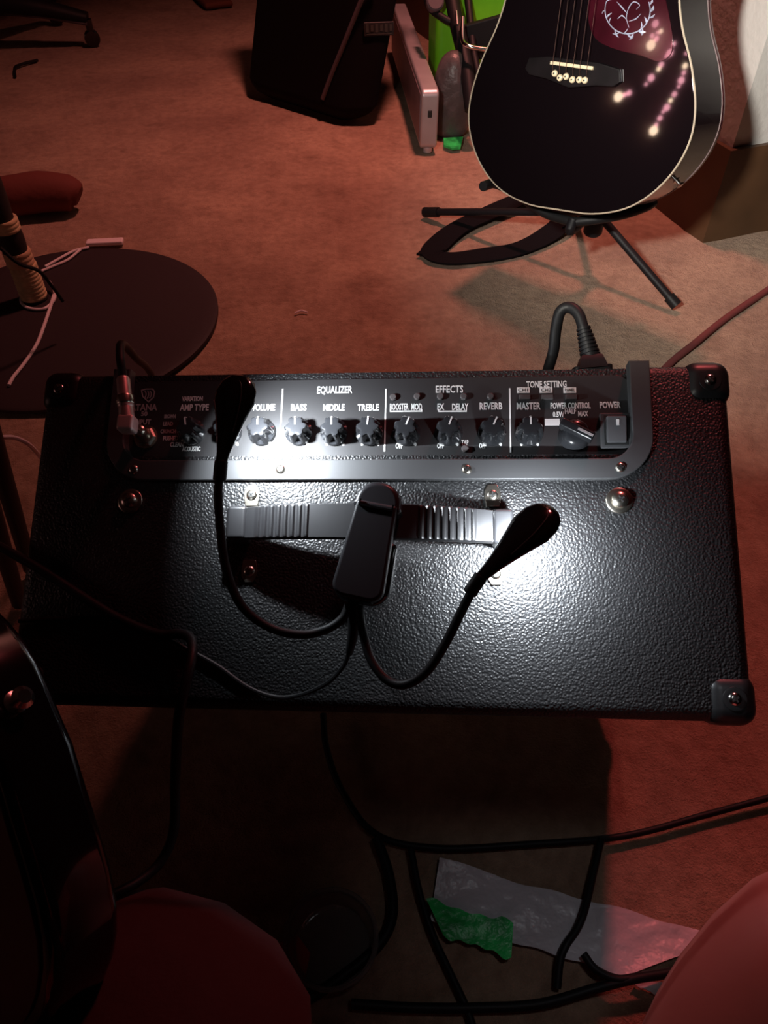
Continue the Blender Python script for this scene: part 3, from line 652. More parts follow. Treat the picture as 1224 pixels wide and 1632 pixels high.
# pickguard with scroll decoration
pg = [GH(*q) for q in ((940, -12), (938, 30), (950, 62), (980, 78), (1020, 88), (1052, 98), (1072, 80), (1068, 30), (1050, -30), (1010, -60), (975, -50))]
pgo = [(p.x, p.y) for p in spline([*pg, pg[0]], 4)[:-1]]
pick = obj('pickguard', prism(pgo, 0.0, 0.0013, 0.0004), M_pickguard, gt)
def scroll(pts, r): return tube([Vector((GH(*q).x, GH(*q).y, 0.0014)) for q in pts], r, 6, 6, flat=(1, 1))
cx_, cy_ = 1001, 16
def rp(a, r=1.0): return (cx_ + 36 * r * math.cos(R(a)), cy_ - 38 * r * math.sin(R(a)))
dec = [scroll([rp(a) for a in range(100, 400, 20)], [0.0004, 0.0006, 0.0007, 0.0008, 0.0009, 0.0010, 0.0009, 0.0006])]
for a, r0_, r1_, da, wd in ((235, 1.0, 1.22, 16, .0013), (250, 1.0, 1.20, -14, .0014), (268, 1.0, 1.16, 12, .0015), (285, 1.0, 1.26, -12, .0022), (297, .98, 1.22, 14, .0024), (310, 1.0, 1.24, -10, .0022),
                             (325, 1.0, .80, 14, .0016), (340, 1.0, 1.22, 12, .0016), (355, 1.0, 1.16, 14, .0024), (12, 1.0, 1.2, 12, .0018), (215, 1.0, .80, -12, .0012), (200, 1.0, .72, -10, .0014),
                             (180, 1.0, 1.14, 8, .0008), (160, 1.0, .84, -12, .0010), (260, .98, .78, 10, .0009), (305, .98, .78, 16, .0012)):
    dec.append(scroll([rp(a, r0_), rp(a + da * 0.5, (r0_ + r1_) / 2 + 0.03), rp(a + da, r1_)], [0.0003, wd, 0.0003]))
dec += [scroll([(1003, 44), (999, 28), (1003, 12), (1011, 3), (1020, 8), (1015, 15)], [0.0003, 0.0006, 0.0008, 0.0006, 0.0003]),
        scroll([(1000, 32), (992, 25), (985, 30)], [0.0003, 0.0010, 0.0003]), scroll([(1001, 22), (992, 12), (984, 3)], [0.0003, 0.0010, 0.0003]), scroll([(1003, 34), (1014, 30), (1022, 22)], [0.0003, 0.0010, 0.0003])]
obj('scroll_decoration', join(*dec), M_decor, pick, label='silver blue floral scroll')
# neck, fingerboard, head
obj('fingerboard', prism([(-0.029, 0.415), (0.029, 0.415), (0.0225, 0.850), (-0.0225, 0.850)], 0.001, 0.007, 0.001), M_rosewood, gt)
obj('neck', prism([(-0.027, 0.49), (0.027, 0.49), (0.0215, 0.855), (-0.0215, 0.855)], -0.021, 0.001, 0.006, 3), M_guitar_side, gt)
hst = obj('headstock', prism([(-0.022, 0.850), (0.022, 0.850), (0.036, 0.89), (0.032, 1.02), (0.0, 1.035), (-0.032, 1.02), (-0.036, 0.89)], -0.016, 0.001, 0.002), M_guitar, gt)
for s in (-1, 1):
    for k in range(3):
        obj('tuning_peg', join(moved(lathe([(0.004, 0), (0.003, 0.010)], 12), Matrix.Translation((s * 0.022, 0.905 + 0.042 * k, 0.001))), rbox((0.016, 0.006, 0.006), 0.0015, 2, loc=(s * 0.046, 0.905 + 0.042 * k, -0.010))), M_chrome, hst)
# jack button on the lower side
# a = 0.03..; find outline point near pixel (1085,292)
bx, by = 0.169, 0.060
obj('strap_button', moved(lathe([(0.0062, 0), (0.0062, 0.002), (0.0035, 0.004), (0.0035, 0.009), (0.0060, 0.011), (0.0040, 0.013)], 20), frame_to((bx, by, -0.052), Vector((0.80, -0.60, 0)))), M_chrome, gt)
obj('end_pin', moved(lathe([(0.006, 0), (0.004, 0.004), (0.004, 0.009), (0.0065, 0.012), (0.004, 0.014)], 20), frame_to((0, 0.001, -0.055), Vector((0, -1, 0)))), M_darkmetal, gt)

# ================================================================== GUITAR STAND
hub = Vector((0.402, 1.43, 0.125))
st = thing('guitar_stand', 'black metal tripod guitar stand with rubber tipped legs under the acoustic guitar', 'guitar stand', (hub.x, hub.y, 0))
fA = FL(675, 338, 0.011); fB = FL(1079, 488, 0.011); fC = Vector((0.43, 1.76, 0.011))
for f_ in (fA, fB, fC):
    d = (f_ - hub); lg = obj('leg', tube([hub + d * 0.04, hub + d * 0.97], 0.0075, 14, 1, smooth=False), M_matte, st)
    obj('rubber_tip', tube([hub + d * 0.90, hub + d * 0.995], 0.0105, 14, 1, smooth=False), M_rubber, lg)
obj('hub', moved(lathe([(0.014, -0.045), (0.018, -0.04), (0.018, 0.02), (0.014, 0.03)], 20), Matrix.Translation(hub)), M_matte, st)
gl = GF @ Vector((-0.10, -0.004, -0.05)); gr_ = GF @ Vector((0.10, -0.004, -0.05)); gm = (gl + gr_) / 2 + Vector((0, 0, -0.02))
obj('post', tube([hub, hub + Vector((0, 0, 0.045)), Vector((gm.x, gm.y + 0.05, hub.z + 0.055)), Vector((gm.x + 0.02, gm.y + 0.12, 0.34)), Vector((gm.x + 0.02, gm.y + 0.17, 0.45))], 0.0085, 12, 5), M_matte, st)
tipL = AT(780, 292, 1.30); 
cpt = GF @ Vector((0, -0.022, -0.055))
obj('cradle_arm', tube([cpt + Vector((0, 0, -0.005)), GF @ Vector((-0.06, -0.020, -0.06)), GF @ Vector((-0.115, 0.004, -0.055)), GF @ Vector((-0.150, 0.022, -0.03)), GF @ Vector((-0.150, 0.022, 0.012))], 0.0085, 12, 6), M_rubber, st)
obj('cradle_arm', tube([cpt + Vector((0, 0, -0.005)), GF @ Vector((0.04, -0.018, -0.07)), GF @ Vector((0.075, -0.008, -0.09)), GF @ Vector((0.10, 0.004, -0.115)), GF @ Vector((0.105, 0.010, -0.135))], 0.0085, 12, 6), M_rubber, st)
obj('cradle_stem', tube([cpt, Vector((cpt.x, cpt.y, hub.z + 0.02)), hub + Vector((0, 0, 0.01))], 0.009, 12, 5), M_matte, st)

# ================================================================== STRAP ON THE CARPET
def ribbon(pts, wd, th=0.003, n=8):
    path = spline(pts, n); bm = newbm(); rings = []
    for i, p in enumerate(path):
        t = (path[min(i + 1, len(path) - 1)] - path[max(i - 1, 0)]); t.z = 0; t.normalize(); s = Vector((-t.y, t.x, 0)) * wd / 2
        w0 = Vector((0, 0, 0.004 * math.sin(i * 0.35)))
        rings.append([bm.verts.new(q) for q in (p - s, p + s + w0 * 0.5, p + s + w0 * 0.5 + Vector((0, 0, th)), p - s + Vector((0, 0, th)))])
    for a, b in zip(rings, rings[1:]):
        for k in range(4): bm.faces.new((a[k], a[(k + 1) % 4], b[(k + 1) % 4], b[k]))
    bm.faces.new(rings[0]); bm.faces.new(rings[-1][::-1]); bmesh.ops.recalc_face_normals(bm, faces=bm.faces[:]); return bm
sp0 = FL(668, 408)
strap = thing('guitar_strap', 'wide black webbing strap looped on the carpet beneath the guitar', 'strap', sp0)
obj('webbing', ribbon([FL(872, 302, 0.016), FL(825, 320, 0.014), FL(775, 342, 0.012), FL(728, 366, 0.010), FL(700, 388, 0.008), FL(690, 404, 0.006), FL(712, 412, 0.005), FL(765, 409, 0.004), FL(815, 400, 0.004), FL(858, 384, 0.006), FL(888, 364, 0.014), FL(900, 344, 0.03)], 0.050), M_strap, strap)
obj('strap_end', moved(prism([(-0.030, -0.018), (0.012, -0.024), (0.030, -0.006), (0.016, 0.026), (-0.006, 0.022)], 0.0045, 0.0095, 0.001), Matrix.Translation(Vector((FL(686, 404).x, FL(686, 404).y, 0)))), M_strap, strap)
cl = FL(903, 349, 0.035)
obj('brass_clip', join(moved(annulus(0.006, 0.0085, -0.0015, 0.0015, 24), frame_to(cl, (0.3, -0.8, 0.3))), tube([cl + Vector((0.004, 0, -0.004)), cl + Vector((0.003, -0.008, -0.018)), cl + Vector((0, -0.010, -0.028))], 0.0022, 8)), M_brass, strap)

# ================================================================== THINGS ALONG THE BACK
# gig bag leaning to the right
b0 = FL(383, 152); b1 = FL(543, 203); b2 = FL(606, 200)
def lean_box(c0, c1, c2, h, lean, bev):
    e1_ = c0 - c1; e2_ = c2 - c1; up = Vector((lean[0], lean[1], 1)) * h
    bm = newbm(); vs = [bm.verts.new(v) for v in (c1, c0, c0 + e2_, c2, c1 + up, c0 + up, c0 + e2_ + up, c2 + up)]
    for f_ in ((0, 1, 2, 3), (4, 5, 6, 7), (0, 1, 5, 4), (1, 2, 6, 5), (2, 3, 7, 6), (3, 0, 4, 7)): bm.faces.new([vs[i] for i in f_])
    bmesh.ops.recalc_face_normals(bm, faces=bm.faces[:])
    bmesh.ops.bevel(bm, geom=bm.edges[:], offset=bev, segments=4, profile=0.5, affect='EDGES'); return bm
bag = thing('gig_bag', 'large black fabric gig bag leaning at the back left of the silver case', 'bag', (b0 + b2) / 2)
obj('bag_body', lean_box(b0 + Vector((0, 0, 0.004)), b1 + Vector((0, 0, 0.004)), b2 + Vector((0.0, 0.0, 0.004)), 0.85, (0.22, 0.16), 0.045), M_bag, bag)
s0 = AT(514, 158, 2.20); s1 = AT(545, 78, 2.24); s2 = AT(576, 0, 2.28); s3 = AT(600, -60, 2.30)
def bagface(px, py, lift=0.004):                        # point on the bag's front-left face
    up = Vector((0.22, 0.16, 1)); e = (b0 - b1); nrm = e.cross(up).normalized()
    if nrm.y > 0: nrm = -nrm
    o = Vector((0, 0, CH)); d = ray(px, py); s = (b1 + nrm * lift - o).dot(nrm) / d.dot(nrm); return o + d * s
obj('seam_piping', tube([bagface(514, 158), bagface(530, 115), bagface(553, 58), bagface(578, -5), bagface(600, -60)], 0.006, 8), M_piping, bag)
def bagright(px, py, lift=0.003):
    up = Vector((0.22, 0.16, 1)); e = (b2 - b1); nrm = e.cross(up).normalized()
    if nrm.y > 0: nrm = -nrm
    o = Vector((0, 0, CH)); d = ray(px, py); s = (b1 + nrm * lift - o).dot(nrm) / d.dot(nrm); return o + d * s, nrm
q, nr = bagright(604, 46)
exr = (b2 - b1).normalized()
Ml = frame_to(q, nr, exr)
lbm = join(rbox((0.076, 0.030, 0.003), 0.001, 1))
lab = obj('maker_badge', moved(lbm, Ml), mat('badge_dark', (0.02, 0.02, 0.02), 0.5), bag, label='small badge with worn grey lettering')
obj('badge_marks', moved(join(*[rbox((0.007, 0.014 if i % 2 else 0.018, 0.001), 0, loc=(-0.030 + 0.012 * i, 0.002, 0.002)) for i in range(6)], rbox((0.064, 0.002, 0.001), 0, loc=(0, -0.011, 0.002))), Ml), mat('badge_grey', (0.055, 0.058, 0.05), 0.5), lab)
# silver case
sn = Vector((0.112, 2.02, 0)); dirc = Vector((-0.082, 0.99, 0)).normalized(); side = Vector((dirc.y, -dirc.x, 0))
Ms = Matrix(((dirc.x, side.x, 0, sn.x), (dirc.y, side.y, 0, sn.y), (0, 0, 1, 0.012), (0, 0, 0, 1)))
sc = thing('silver_case', 'long slim silver hard case standing on its edge beside the green bag', 'case', sn)
obj('case_shell', moved(moved(prism(rrect(0, 0, 0.80, 0.138, 0.016), -0.021, 0.021, 0.006, 4), Matrix(((1, 0, 0, 0), (0, 0, 1, 0), (0, 1, 0, 0), (0, 0, 0, 1)))), Ms), M_silver, sc)
obj('case_panel', moved(rbox((0.765, 0.003, 0.112), 0.001, 2, loc=(0.40, -0.0215, 0.069)), Ms), M_silverface, sc)
for x in (0.02, 0.70): obj('case_foot', moved(moved(lathe([(0.011, -0.012), (0.012, 0.0), (0.009, 0.004)], 16), Matrix.Translation((x, 0, 0))), Ms), M_rubber if x > 0.1 else M_silver, sc)
obj('case_latch', moved(rbox((0.004, 0.010, 0.016), 0.001, 2, loc=(-0.001, 0.0, 0.085)), Ms), M_darkmetal, sc)
# green bag
g0 = Vector((0.235, 2.42, 0))
gb = thing('green_bag', 'bright green bag standing upright behind the guitar and the silver case', 'bag', g0)
obj('bag_body', lean_box(Vector((0.125, 2.46, 0.002)), Vector((0.14, 2.31, 0.002)), Vector((0.34, 2.33, 0.002)), 0.50, (-0.02, 0.0), 0.02), M_green, gb)
obj('bag_flap', rbox((0.17, 0.012, 0.16), 0.004, 2, loc=(0.235, 2.312, 0.42), rot=Matrix.Rotation(R(5.5), 4, 'Z')), M_green, gb)
# smoky pouch
pp = FL(718, 222)
def dome_bag(w_, d_, h_):
    bm = newbm(); bmesh.ops.create_uvsphere(bm, u_segments=28, v_segments=20, radius=1)
    for v in bm.verts:
        x, y, z = v.co; q = math.hypot(x, y); e = 2.2 if z > 0 else 5.0
        k = (max(0.0, 1 - abs(z) ** e) ** (1 / e)) / q if q > 1e-6 else 0.0
        fold = 1 + 0.05 * math.sin(5 * math.atan2(y, x) + 3 * z) * (1 - abs(z))
        v.co = Vector((x * k * w_ * fold, y * k * d_ * fold, h_ * (0.5 + 0.5 * z)))
    return bm
po = thing('plastic_pouch', 'smoky grey rounded pouch slumped between the silver case and the guitar', 'pouch', pp)
obj('pouch_body', moved(dome_bag(0.050, 0.045, 0.20), Matrix.Translation(pp + Vector((0.0, 0.03, 0.0)))), M_pouch, po)
obj('pouch_rim', moved(tube([(0.046 * math.cos(a), 0.040 * math.sin(a), 0.045) for a in [2 * math.pi * k / 20 for k in range(21)]], 0.0030, 8, 2), Matrix.Translation(pp + Vector((0.0, 0.03, 0.0)))), M_pouch, po)
gtg = FL(720, 242)
gl_ = obj('paper_tag', moved(prism([(0.0, 0.0), (0.022, 0.004), (0.034, 0.075), (-0.018, 0.066), (-0.020, 0.020)], 0.004, 0.010, 0.001), Matrix.Translation(gtg)), M_greentape, None, origin=gtg)
tag(gl_, 'small green paper tag on the carpet just in front of the smoky pouch', 'tag')
# folded music stand with chrome elbow
ms = thing('folded_music_stand', 'black folded music stand with a chrome elbow in front of the green bag', 'music stand', FL(752, 150))
def V(px, py, s): return AT(px, py, s)
obj('pole', tube([V(752, 175, 1.93), V(742, 100, 1.93), V(726, 30, 1.95), V(715, -40, 1.97)], 0.018, 12, 6), M_matte, ms)
obj('desk_frame', tube([V(735, 42, 1.95), V(705, 28, 1.95), V(683, 8, 1.96), V(678, -30, 1.97)], 0.009, 12, 6), M_matte, ms)
obj('pole', tube([V(770, 150, 1.95), V(756, 90, 1.95), V(748, 20, 1.97), V(742, -40, 1.98)], 0.0095, 12, 6), M_matte, ms)
obj('chrome_elbow', tube([V(737, 28, 1.90), V(737, 62, 1.89), V(745, 73, 1.88), V(768, 78, 1.88), V(790, 80, 1.88)], 0.0055, 12, 6), M_chrome, ms)
obj('chrome_rod', tube([V(727, 18, 1.905), V(729, 40, 1.90)], 0.0035, 10, 2), M_chrome, ms)
obj('tray', moved(rbox((0.14, 0.02, 0.085), 0.004, 2), Matrix.Translation(V(785, 58, 1.96)) @ Matrix.Rotation(R(-14), 4, 'Y')), M_matte, ms)
obj('clamp_knob', moved(lathe([(0.020, -0.012), (0.022, -0.008), (0.022, 0.008), (0.018, 0.012)], 24), frame_to(V(693, 4, 1.94), Vector((0.1, -0.8, 0.5)))), M_piping, ms)
for e in (-0.16, 0.16):
    q = FL(752, 150); obj('leg', tube([q + Vector((0, 0, 0.16)), q + Vector((e, 0.10, 0.008))], 0.007, 10, 1, smooth=False), M_matte, ms)

# office chair base at the top left
cc = FL(150, 74)
ch = thing('office_chair', 'black star-shaped office chair base with a caster at the top left edge of the carpet', 'chair', (cc.x - 0.31, cc.y + 0.05, 0))
hubc = Vector((cc.x - 0.34, cc.y - 0.03, 0.0))
def chair_arm(tip, name='base_arm'):
    r0_ = hubc + Vector((0, 0, 0.135)); r1_ = tip + Vector((0, 0, 0.082)); m_ = (r0_ + r1_) / 2 + Vector((0, 0, 0.010))
    a_ = obj(name, tube([r0_, m_, r1_], [0.046, 0.040, 0.024], 14, 6, flat=(1, 0.75)), M_matte, ch)
    obj('arm_strip', tube([r0_ + Vector((0, -0.026, -0.020)), m_ + Vector((0, -0.023, -0.018)), r1_ + Vector((0, -0.016, -0.012))], 0.006, 8, 5), M_piping, a_)
    obj('caster', join(moved(lathe([(0.020, -0.011), (0.025, -0.008), (0.025, 0.008), (0.020, 0.011)], 24), Matrix.Translation(tip + Vector((0.0, 0, 0.025))) @ Matrix.Rotation(R(90), 4, 'X') @ Matrix.Rotation(R(20), 4, 'Y')), moved(lathe([(0.008, 0.03), (0.012, 0.05), (0.012, 0.080)], 14), Matrix.Translation(tip))), M_gloss, a_)
chair_arm(cc)
for k in range(1, 5):
    a_ = R(72 * k - 9); chair_arm(hubc + Vector((0.32 * math.cos(a_), 0.32 * math.sin(a_), 0)))
obj('gas_column', moved(lathe([(0.045, 0.10), (0.045, 0.15), (0.027, 0.16), (0.027, 0.42)], 24), Matrix.Translation(hubc)), M_matte, ch)
obj('seat', moved(rbox((0.48, 0.46, 0.09), 0.035, 4), Matrix.Translation(hubc + Vector((0, 0, 0.46)))), M_bag, ch)
obj('backrest', moved(rbox((0.44, 0.07, 0.52), 0.03, 4), Matrix.Translation(hubc + Vector((0, 0.24, 0.84)))), M_bag, ch)
obj('back_bar', moved(rbox((0.06, 0.02, 0.40), 0.006, 2), Matrix.Translation(hubc + Vector((0, 0.245, 0.55)))), M_matte, ch)
# small scraps of cable on the far carpet
tag(obj('cable_scrap', tube([FL(24, 122, 0.004), FL(24, 108, 0.006), FL(36, 102, 0.006), FL(60, 96, 0.004)], 0.0045, 8), M_matte, None, origin=FL(36, 102)), 'short bent piece of black cable on the carpet below the chair caster', 'cable')
tag(obj('carpet_lint', tube([FL(470, 499, 0.002), FL(480, 495, 0.004), FL(490, 498, 0.002)], 0.0016, 6), M_whitecable, None, origin=FL(480, 497)), 'tiny pale crumb on the carpet behind the amplifier', 'crumb')
hh = FL(322, 18)
tag(obj('brown_slipper', moved(join(rbox((0.11, 0.20, 0.022), 0.010, 3, loc=(0, 0, 0.012)), rbox((0.10, 0.11, 0.05), 0.022, 4, loc=(0, 0.045, 0.035))), Matrix.Translation(hh + Vector((0.02, 0.12, 0))) @ Matrix.Rotation(R(25), 4, 'Z')), mat('brown_felt', (0.16, 0.05, 0.03), 0.9), None, origin=hh), 'brown slipper far back on the carpet left of the gig bag', 'slipper')

# ================================================================== LEFT SIDE: DISC, POST, CABLES, RED ROLL
dc = Vector((-0.575, 1.245, 0))
dk = obj('round_mat', moved(lathe([(0.262, 0), (0.268, 0.003), (0.268, 0.009), (0.262, 0.012), (0.240, 0.0125)], 72), Matrix.Translation(dc)), M_disc, None, origin=dc)
tag(dk, 'flat round black mat on the carpet behind the amplifier at left', 'mat')
pb0 = FL(58, 476, 0.0125)
post = thing('wrapped_post', 'upright dark post with tan rope bands standing on the round black mat', 'post', pb0)
ptop = Vector((pb0.x + 0.0, pb0.y - 0.0, 0.0125))
def post_x(z): return Vector((pb0.x - 0.04 * z, pb0.y - 0.03 * z, z))
bands = [(0.0125, 0.018, 'd'), (0.018, 0.085, 't'), (0.085, 0.112, 't2'), (0.112, 0.150, 'd'), (0.150, 0.172, 't'), (0.172, 0.262, 'd'), (0.262, 0.285, 't2'), (0.285, 0.34, 'd'), (0.34, 0.42, 't')]
for z0, z1, k in bands:
    r_ = 0.0245 if k != 'd' else 0.0228
    prof = []
    nr_ = max(1, int((z1 - z0) / 0.007)) if k != 'd' else 1
    for i in range(nr_):
        za = z0 + (z1 - z0) * i / nr_; zb = z0 + (z1 - z0) * (i + 1) / nr_
        prof += [(r_ - 0.0012, za), (r_, za + (zb - za) * 0.3), (r_, za + (zb - za) * 0.7), (r_ - 0.0012, zb - 0.0001)]
    c0 = post_x((z0 + z1) / 2)
    obj('rope_band' if k != 'd' else 'dark_band', moved(lathe(prof, 28), Matrix.Translation((c0.x, c0.y, 0))), {'d': M_darkwrap, 't': M_sisal, 't2': mat('tan_pale', (0.70, 0.45, 0.28), 0.8)}[k], post)
obj('thin_cord', tube([AT(0, 395, 1.22), AT(30, 420, 1.24), AT(62, 432, 1.27), AT(82, 455, 1.30), AT(100, 480, 1.33)], 0.003, 8, 6), M_matte, post)
wq = FL(165, 391)
wc = thing('white_usb_cable', 'white charging cable trailing round the foot of the rope banded post', 'cable', FL(80, 470))
obj('plug', moved(rbox((0.076, 0.020, 0.009), 0.003, 3), Matrix.Translation(wq + Vector((0.004, 0.002, 0.0065))) @ Matrix.Rotation(R(6), 4, 'Z')), M_whitecable, wc)
obj('cable', tube([FL(142, 394, 0.016), FL(118, 400, 0.016), FL(95, 412, 0.016), FL(72, 425, 0.016)], 0.0028, 8), M_whitecable, wc)
obj('cable', tube([FL(128, 398, 0.018), FL(108, 414, 0.016), FL(85, 424, 0.016), FL(66, 432, 0.016)], 0.0026, 8), M_whitecable, wc)
obj('cable', tube([FL(78, 448, 0.03), FL(86, 462, 0.024), FL(86, 478, 0.017), FL(70, 492, 0.016), FL(46, 491, 0.016), FL(34, 482, 0.016), FL(34, 470, 0.016)], 0.0028, 8), M_whitecable, wc)
obj('cable', tube([FL(86, 470, 0.020), FL(80, 490, 0.016), FL(70, 520, 0.016), FL(58, 550, 0.016), FL(38, 580, 0.016), FL(22, 600, 0.016), FL(14, 614, 0.016)], 0.0030, 8), M_whitecable, wc)
tag(obj('pink_cord', tube([FL(-20, 700, 0.20), FL(5, 697, 0.20), FL(25, 698, 0.19), FL(48, 710, 0.17), FL(70, 735, 0.10)], 0.0028, 8), M_whitecable, None, origin=FL(25, 698, 0)), 'thin pale cord passing behind the amplifier\'s left end', 'cord')
ra = FL(20, 312, 0.045); rb = FL(112, 308, 0.040)
tag(obj('red_cloth_roll', moved(tube([ra + Vector((-0.06, 0, 0)), ra, (ra + rb) / 2 + Vector((0, 0.004, 0.004)), rb, rb + Vector((0.018, 0, -0.008))], [0.034, 0.042, 0.043, 0.038, 0.020], 20, 5), Matrix()), M_redcloth, None, origin=(ra + rb) / 2 - Vector((0, 0, 0.045))), 'rolled red cloth on the carpet beyond the rope banded post', 'cloth')
# thin black stand legs at the far left edge
kl = thing('keyboard_stand', 'thin crossed black metal stand legs at the left edge beside the amplifier', 'stand', FL(-10, 860))
for a_, b_ in (((-30, 640, 0.42), (48, 905, 0.012)), ((-30, 760, 0.36), (30, 960, 0.012))):
    pa = FL(a_[0], a_[1], a_[2]); pb2 = FL(b_[0], b_[1], b_[2]); obj('leg', tube([pa, pb2], 0.009, 12, 1, smooth=False), M_matte, kl)

# ================================================================== NEAR CARPET: FILM, TAPE, CABLES
def sheet(poly, z, crumple=0.006, th=0.0012, n=22, seed=3):
    """crumpled sheet filling a floor quad a,b,c,d"""
    from mathutils import noise as ns
    a, b, c, d = [Vector(p) for p in poly]; bm = newbm(); vs = []; lo = []
    for j in range(n + 1):
        for i in range(n * 2 + 1):
            u = i / (n * 2); v = j / n
            e = 0.012 * ns.noise(Vector((u * 5, seed, 0))) * (v - 0.5)
            p = a * (1 - u) * (1 - v) + b * u * (1 - v) + c * u * v + d * (1 - u) * v
            p = p + Vector((0, e, z + crumple * (0.5 + ns.noise(Vector((p.x * 22, p.y * 22, seed)))) + crumple * 0.4 * abs(ns.noise(Vector((p.x * 70, p.y * 70, seed))))))
            vs.append(bm.verts.new(p)); lo.append(bm.verts.new(p - Vector((0, 0, th))))
    m = n * 2 + 1; border = []
    for j in range(n):
        for i in range(n * 2):
            k = j * m + i; bm.faces.new((vs[k], vs[k + 1], vs[k + m + 1], vs[k + m])); bm.faces.new((lo[k], lo[k + m], lo[k + m + 1], lo[k + 1]))
    edge = [i for i in range(m)] + [j * m + m - 1 for j in range(1, n + 1)] + [n * m + i for i in range(m - 2, -1, -1)] + [j * m for j in range(n - 1, 0, -1)]
    for x, y in zip(edge, edge[1:] + edge[:1]): bm.faces.new((vs[x], vs[y], lo[y], lo[x]))
    bmesh.ops.recalc_face_normals(bm, faces=bm.faces[:]); return bm
tag(obj('plastic_sheet', sheet([FL(685, 1470), FL(1000, 1556), FL(1150, 1500), FL(700, 1372)], 0.003), M_paper, None, origin=FL(900, 1480)), 'crumpled pale plastic sheet on the carpet in front of the amplifier', 'sheet')
tag(obj('paper_strip', sheet([FL(1005, 1572), FL(1075, 1596), FL(1085, 1580), FL(1012, 1560)], 0.004, 0.003, seed=8, n=8), M_paper, None, origin=FL(1040, 1575)), 'narrow pale strip of paper beside the bare knee at lower right', 'paper')
tag(obj('green_wrapper', sheet([FL(705, 1497), FL(812, 1533), FL(815, 1480), FL(678, 1440)], 0.012, 0.004, seed=5, n=12), M_greentape, None, origin=FL(750, 1490)), 'crinkled green wrapper overlapping the pale plastic sheet', 'wrapper')
def floor_cable(name, pts, r, label, cat='cable', m=M_matte):
    P = [FL(x, y, z) for x, y, z in pts]; tag(obj(name, tube(P, r, 10, 8), m, None, origin=Vector((P[len(P) // 2].x, P[len(P) // 2].y, 0))), label, cat)
floor_cable('black_cable', [(1300, 1250, .01), (1224, 1272, .01), (1120, 1300, .008), (1030, 1325, .008), (960, 1337, .008), (850, 1345, .008), (700, 1352, .008), (600, 1330, .008), (545, 1260, .008), (520, 1190, .008), (515, 1138, .008)], 0.0035, 'thin black cable running across the carpet from the right edge below the amplifier')
floor_cable('black_cable', [(958, 1338, .014), (945, 1395, .014), (932, 1450, .02), (920, 1480, .02), (903, 1505, .02), (893, 1530, .016), (888, 1575, .008)], 0.0035, 'short black cable lying down across the middle of the pale plastic sheet')
floor_cable('black_cable', [(560, 1600, .01), (660, 1606, .01), (760, 1606, .01), (860, 1600, .01), (950, 1575, .014), (1010, 1560, .02), (1060, 1552, .018), (1110, 1540, .014), (1150, 1520, .01)], 0.0042, 'thick black cable along the bottom edge towards the bare knee')
floor_cable('black_cable', [(930, 1520, .018), (950, 1545, .018), (985, 1560, .02), (1020, 1556, .02)], 0.0035, 'short black cable end curling over the near edge of the pale plastic sheet')
floor_cable('black_cable', [(655, 1352, .012), (668, 1420, .01), (690, 1490, .008), (715, 1545, .008), (745, 1610, .008), (760, 1660, .008)], 0.0033, 'black cable passing just left of the green wrapper')
floor_cable('black_cable', [(600, 1335, .014), (620, 1395, .01), (625, 1460, .01), (600, 1510, .01), (540, 1560, .01), (480, 1600, .01), (420, 1650, .01)], 0.0050, 'thick black cable curving round the clear tub at the bottom')
floor_cable('red_rope', [(1300, 410, .004), (1224, 462, .004), (1160, 505, .004), (1110, 545, .004), (1065, 582, .004), (1030, 625, .004)], 0.0065, 'dull red rope lying diagonally on the carpet behind the amplifier', 'rope', mat('dull_red_cord', (0.17, 0.035, 0.035), 0.9))
tb = FL(530, 1510)
tub = thing('clear_tub', 'small clear plastic tub on the dark carpet left of the green wrapper', 'tub', tb)
obj('tub_body', moved(join(lathe([(0.030, 0.001), (0.036, 0.006), (0.040, 0.028), (0.0385, 0.029), (0.034, 0.008), (0.028, 0.004)], 36)), Matrix.Translation(tb)), M_glass, tub)
obj('tub_rim', moved(annulus(0.0385, 0.0425, 0.027, 0.031, 40), Matrix.Translation(tb)), M_glass, tub)
rt = FL(462, 1545)
tag(obj('red_pick_card', moved(prism([(-0.016, -0.026), (0.012, -0.028), (0.018, 0.012), (0.004, 0.028), (-0.018, 0.016)], 0.004, 0.007, 0.001), Matrix.Translation(rt)), mat('red_card', (0.42, 0.05, 0.035), 0.6), None, origin=rt), 'small red card left of the clear tub on the carpet', 'card')

# ================================================================== ELECTRIC GUITAR ACROSS THE LAP
CR = CAM.to_3x3()
tdir = (CR @ Vector((0.70, 0.42, 0.56))).normalized(); fz = CR @ Vector((-0.62, -0.20, 0.75)); fz = (fz - tdir * fz.dot(tdir)).normalized()
eo = AT(48, 1215, 0.385) - tdir * 0.150 + fz * 0.016
EF = frame_to(eo, fz, (-tdir).cross(fz))
eg = thing('electric_guitar', 'dark red solid electric guitar with a black rounded edge held across the lap at left', 'guitar', (0, 0, 0), EF)
egc = [(0.00, -0.155), (0.06, -0.150), (0.105, -0.115), (0.128, -0.060), (0.128, 0.0), (0.105, 0.06), (0.085, 0.11), (0.088, 0.16), (0.100, 0.205), (0.085, 0.25), (0.045, 0.245), (0.022, 0.20), (-0.03, 0.19), (-0.05, 0.235), (-0.095, 0.235), (-0.115, 0.19), (-0.10, 0.13), (-0.085, 0.08), (-0.105, 0.03), (-0.125, -0.03), (-0.125, -0.085), (-0.085, -0.135)]
ego = [(p.x, p.y) for p in spline([(x, y, 0) for x, y in egc + [egc[0]]], 4)[:-1]]
obj('body', prism(ego, -0.040, 0.0, 0.007, 4), M_gloss, eg, label='black edge and back of the body')
obj('body_top', prism([(x * 0.93, y * 0.94) for x, y in ego], 0.0001, 0.0016, 0.0006), M_eg_body, eg)
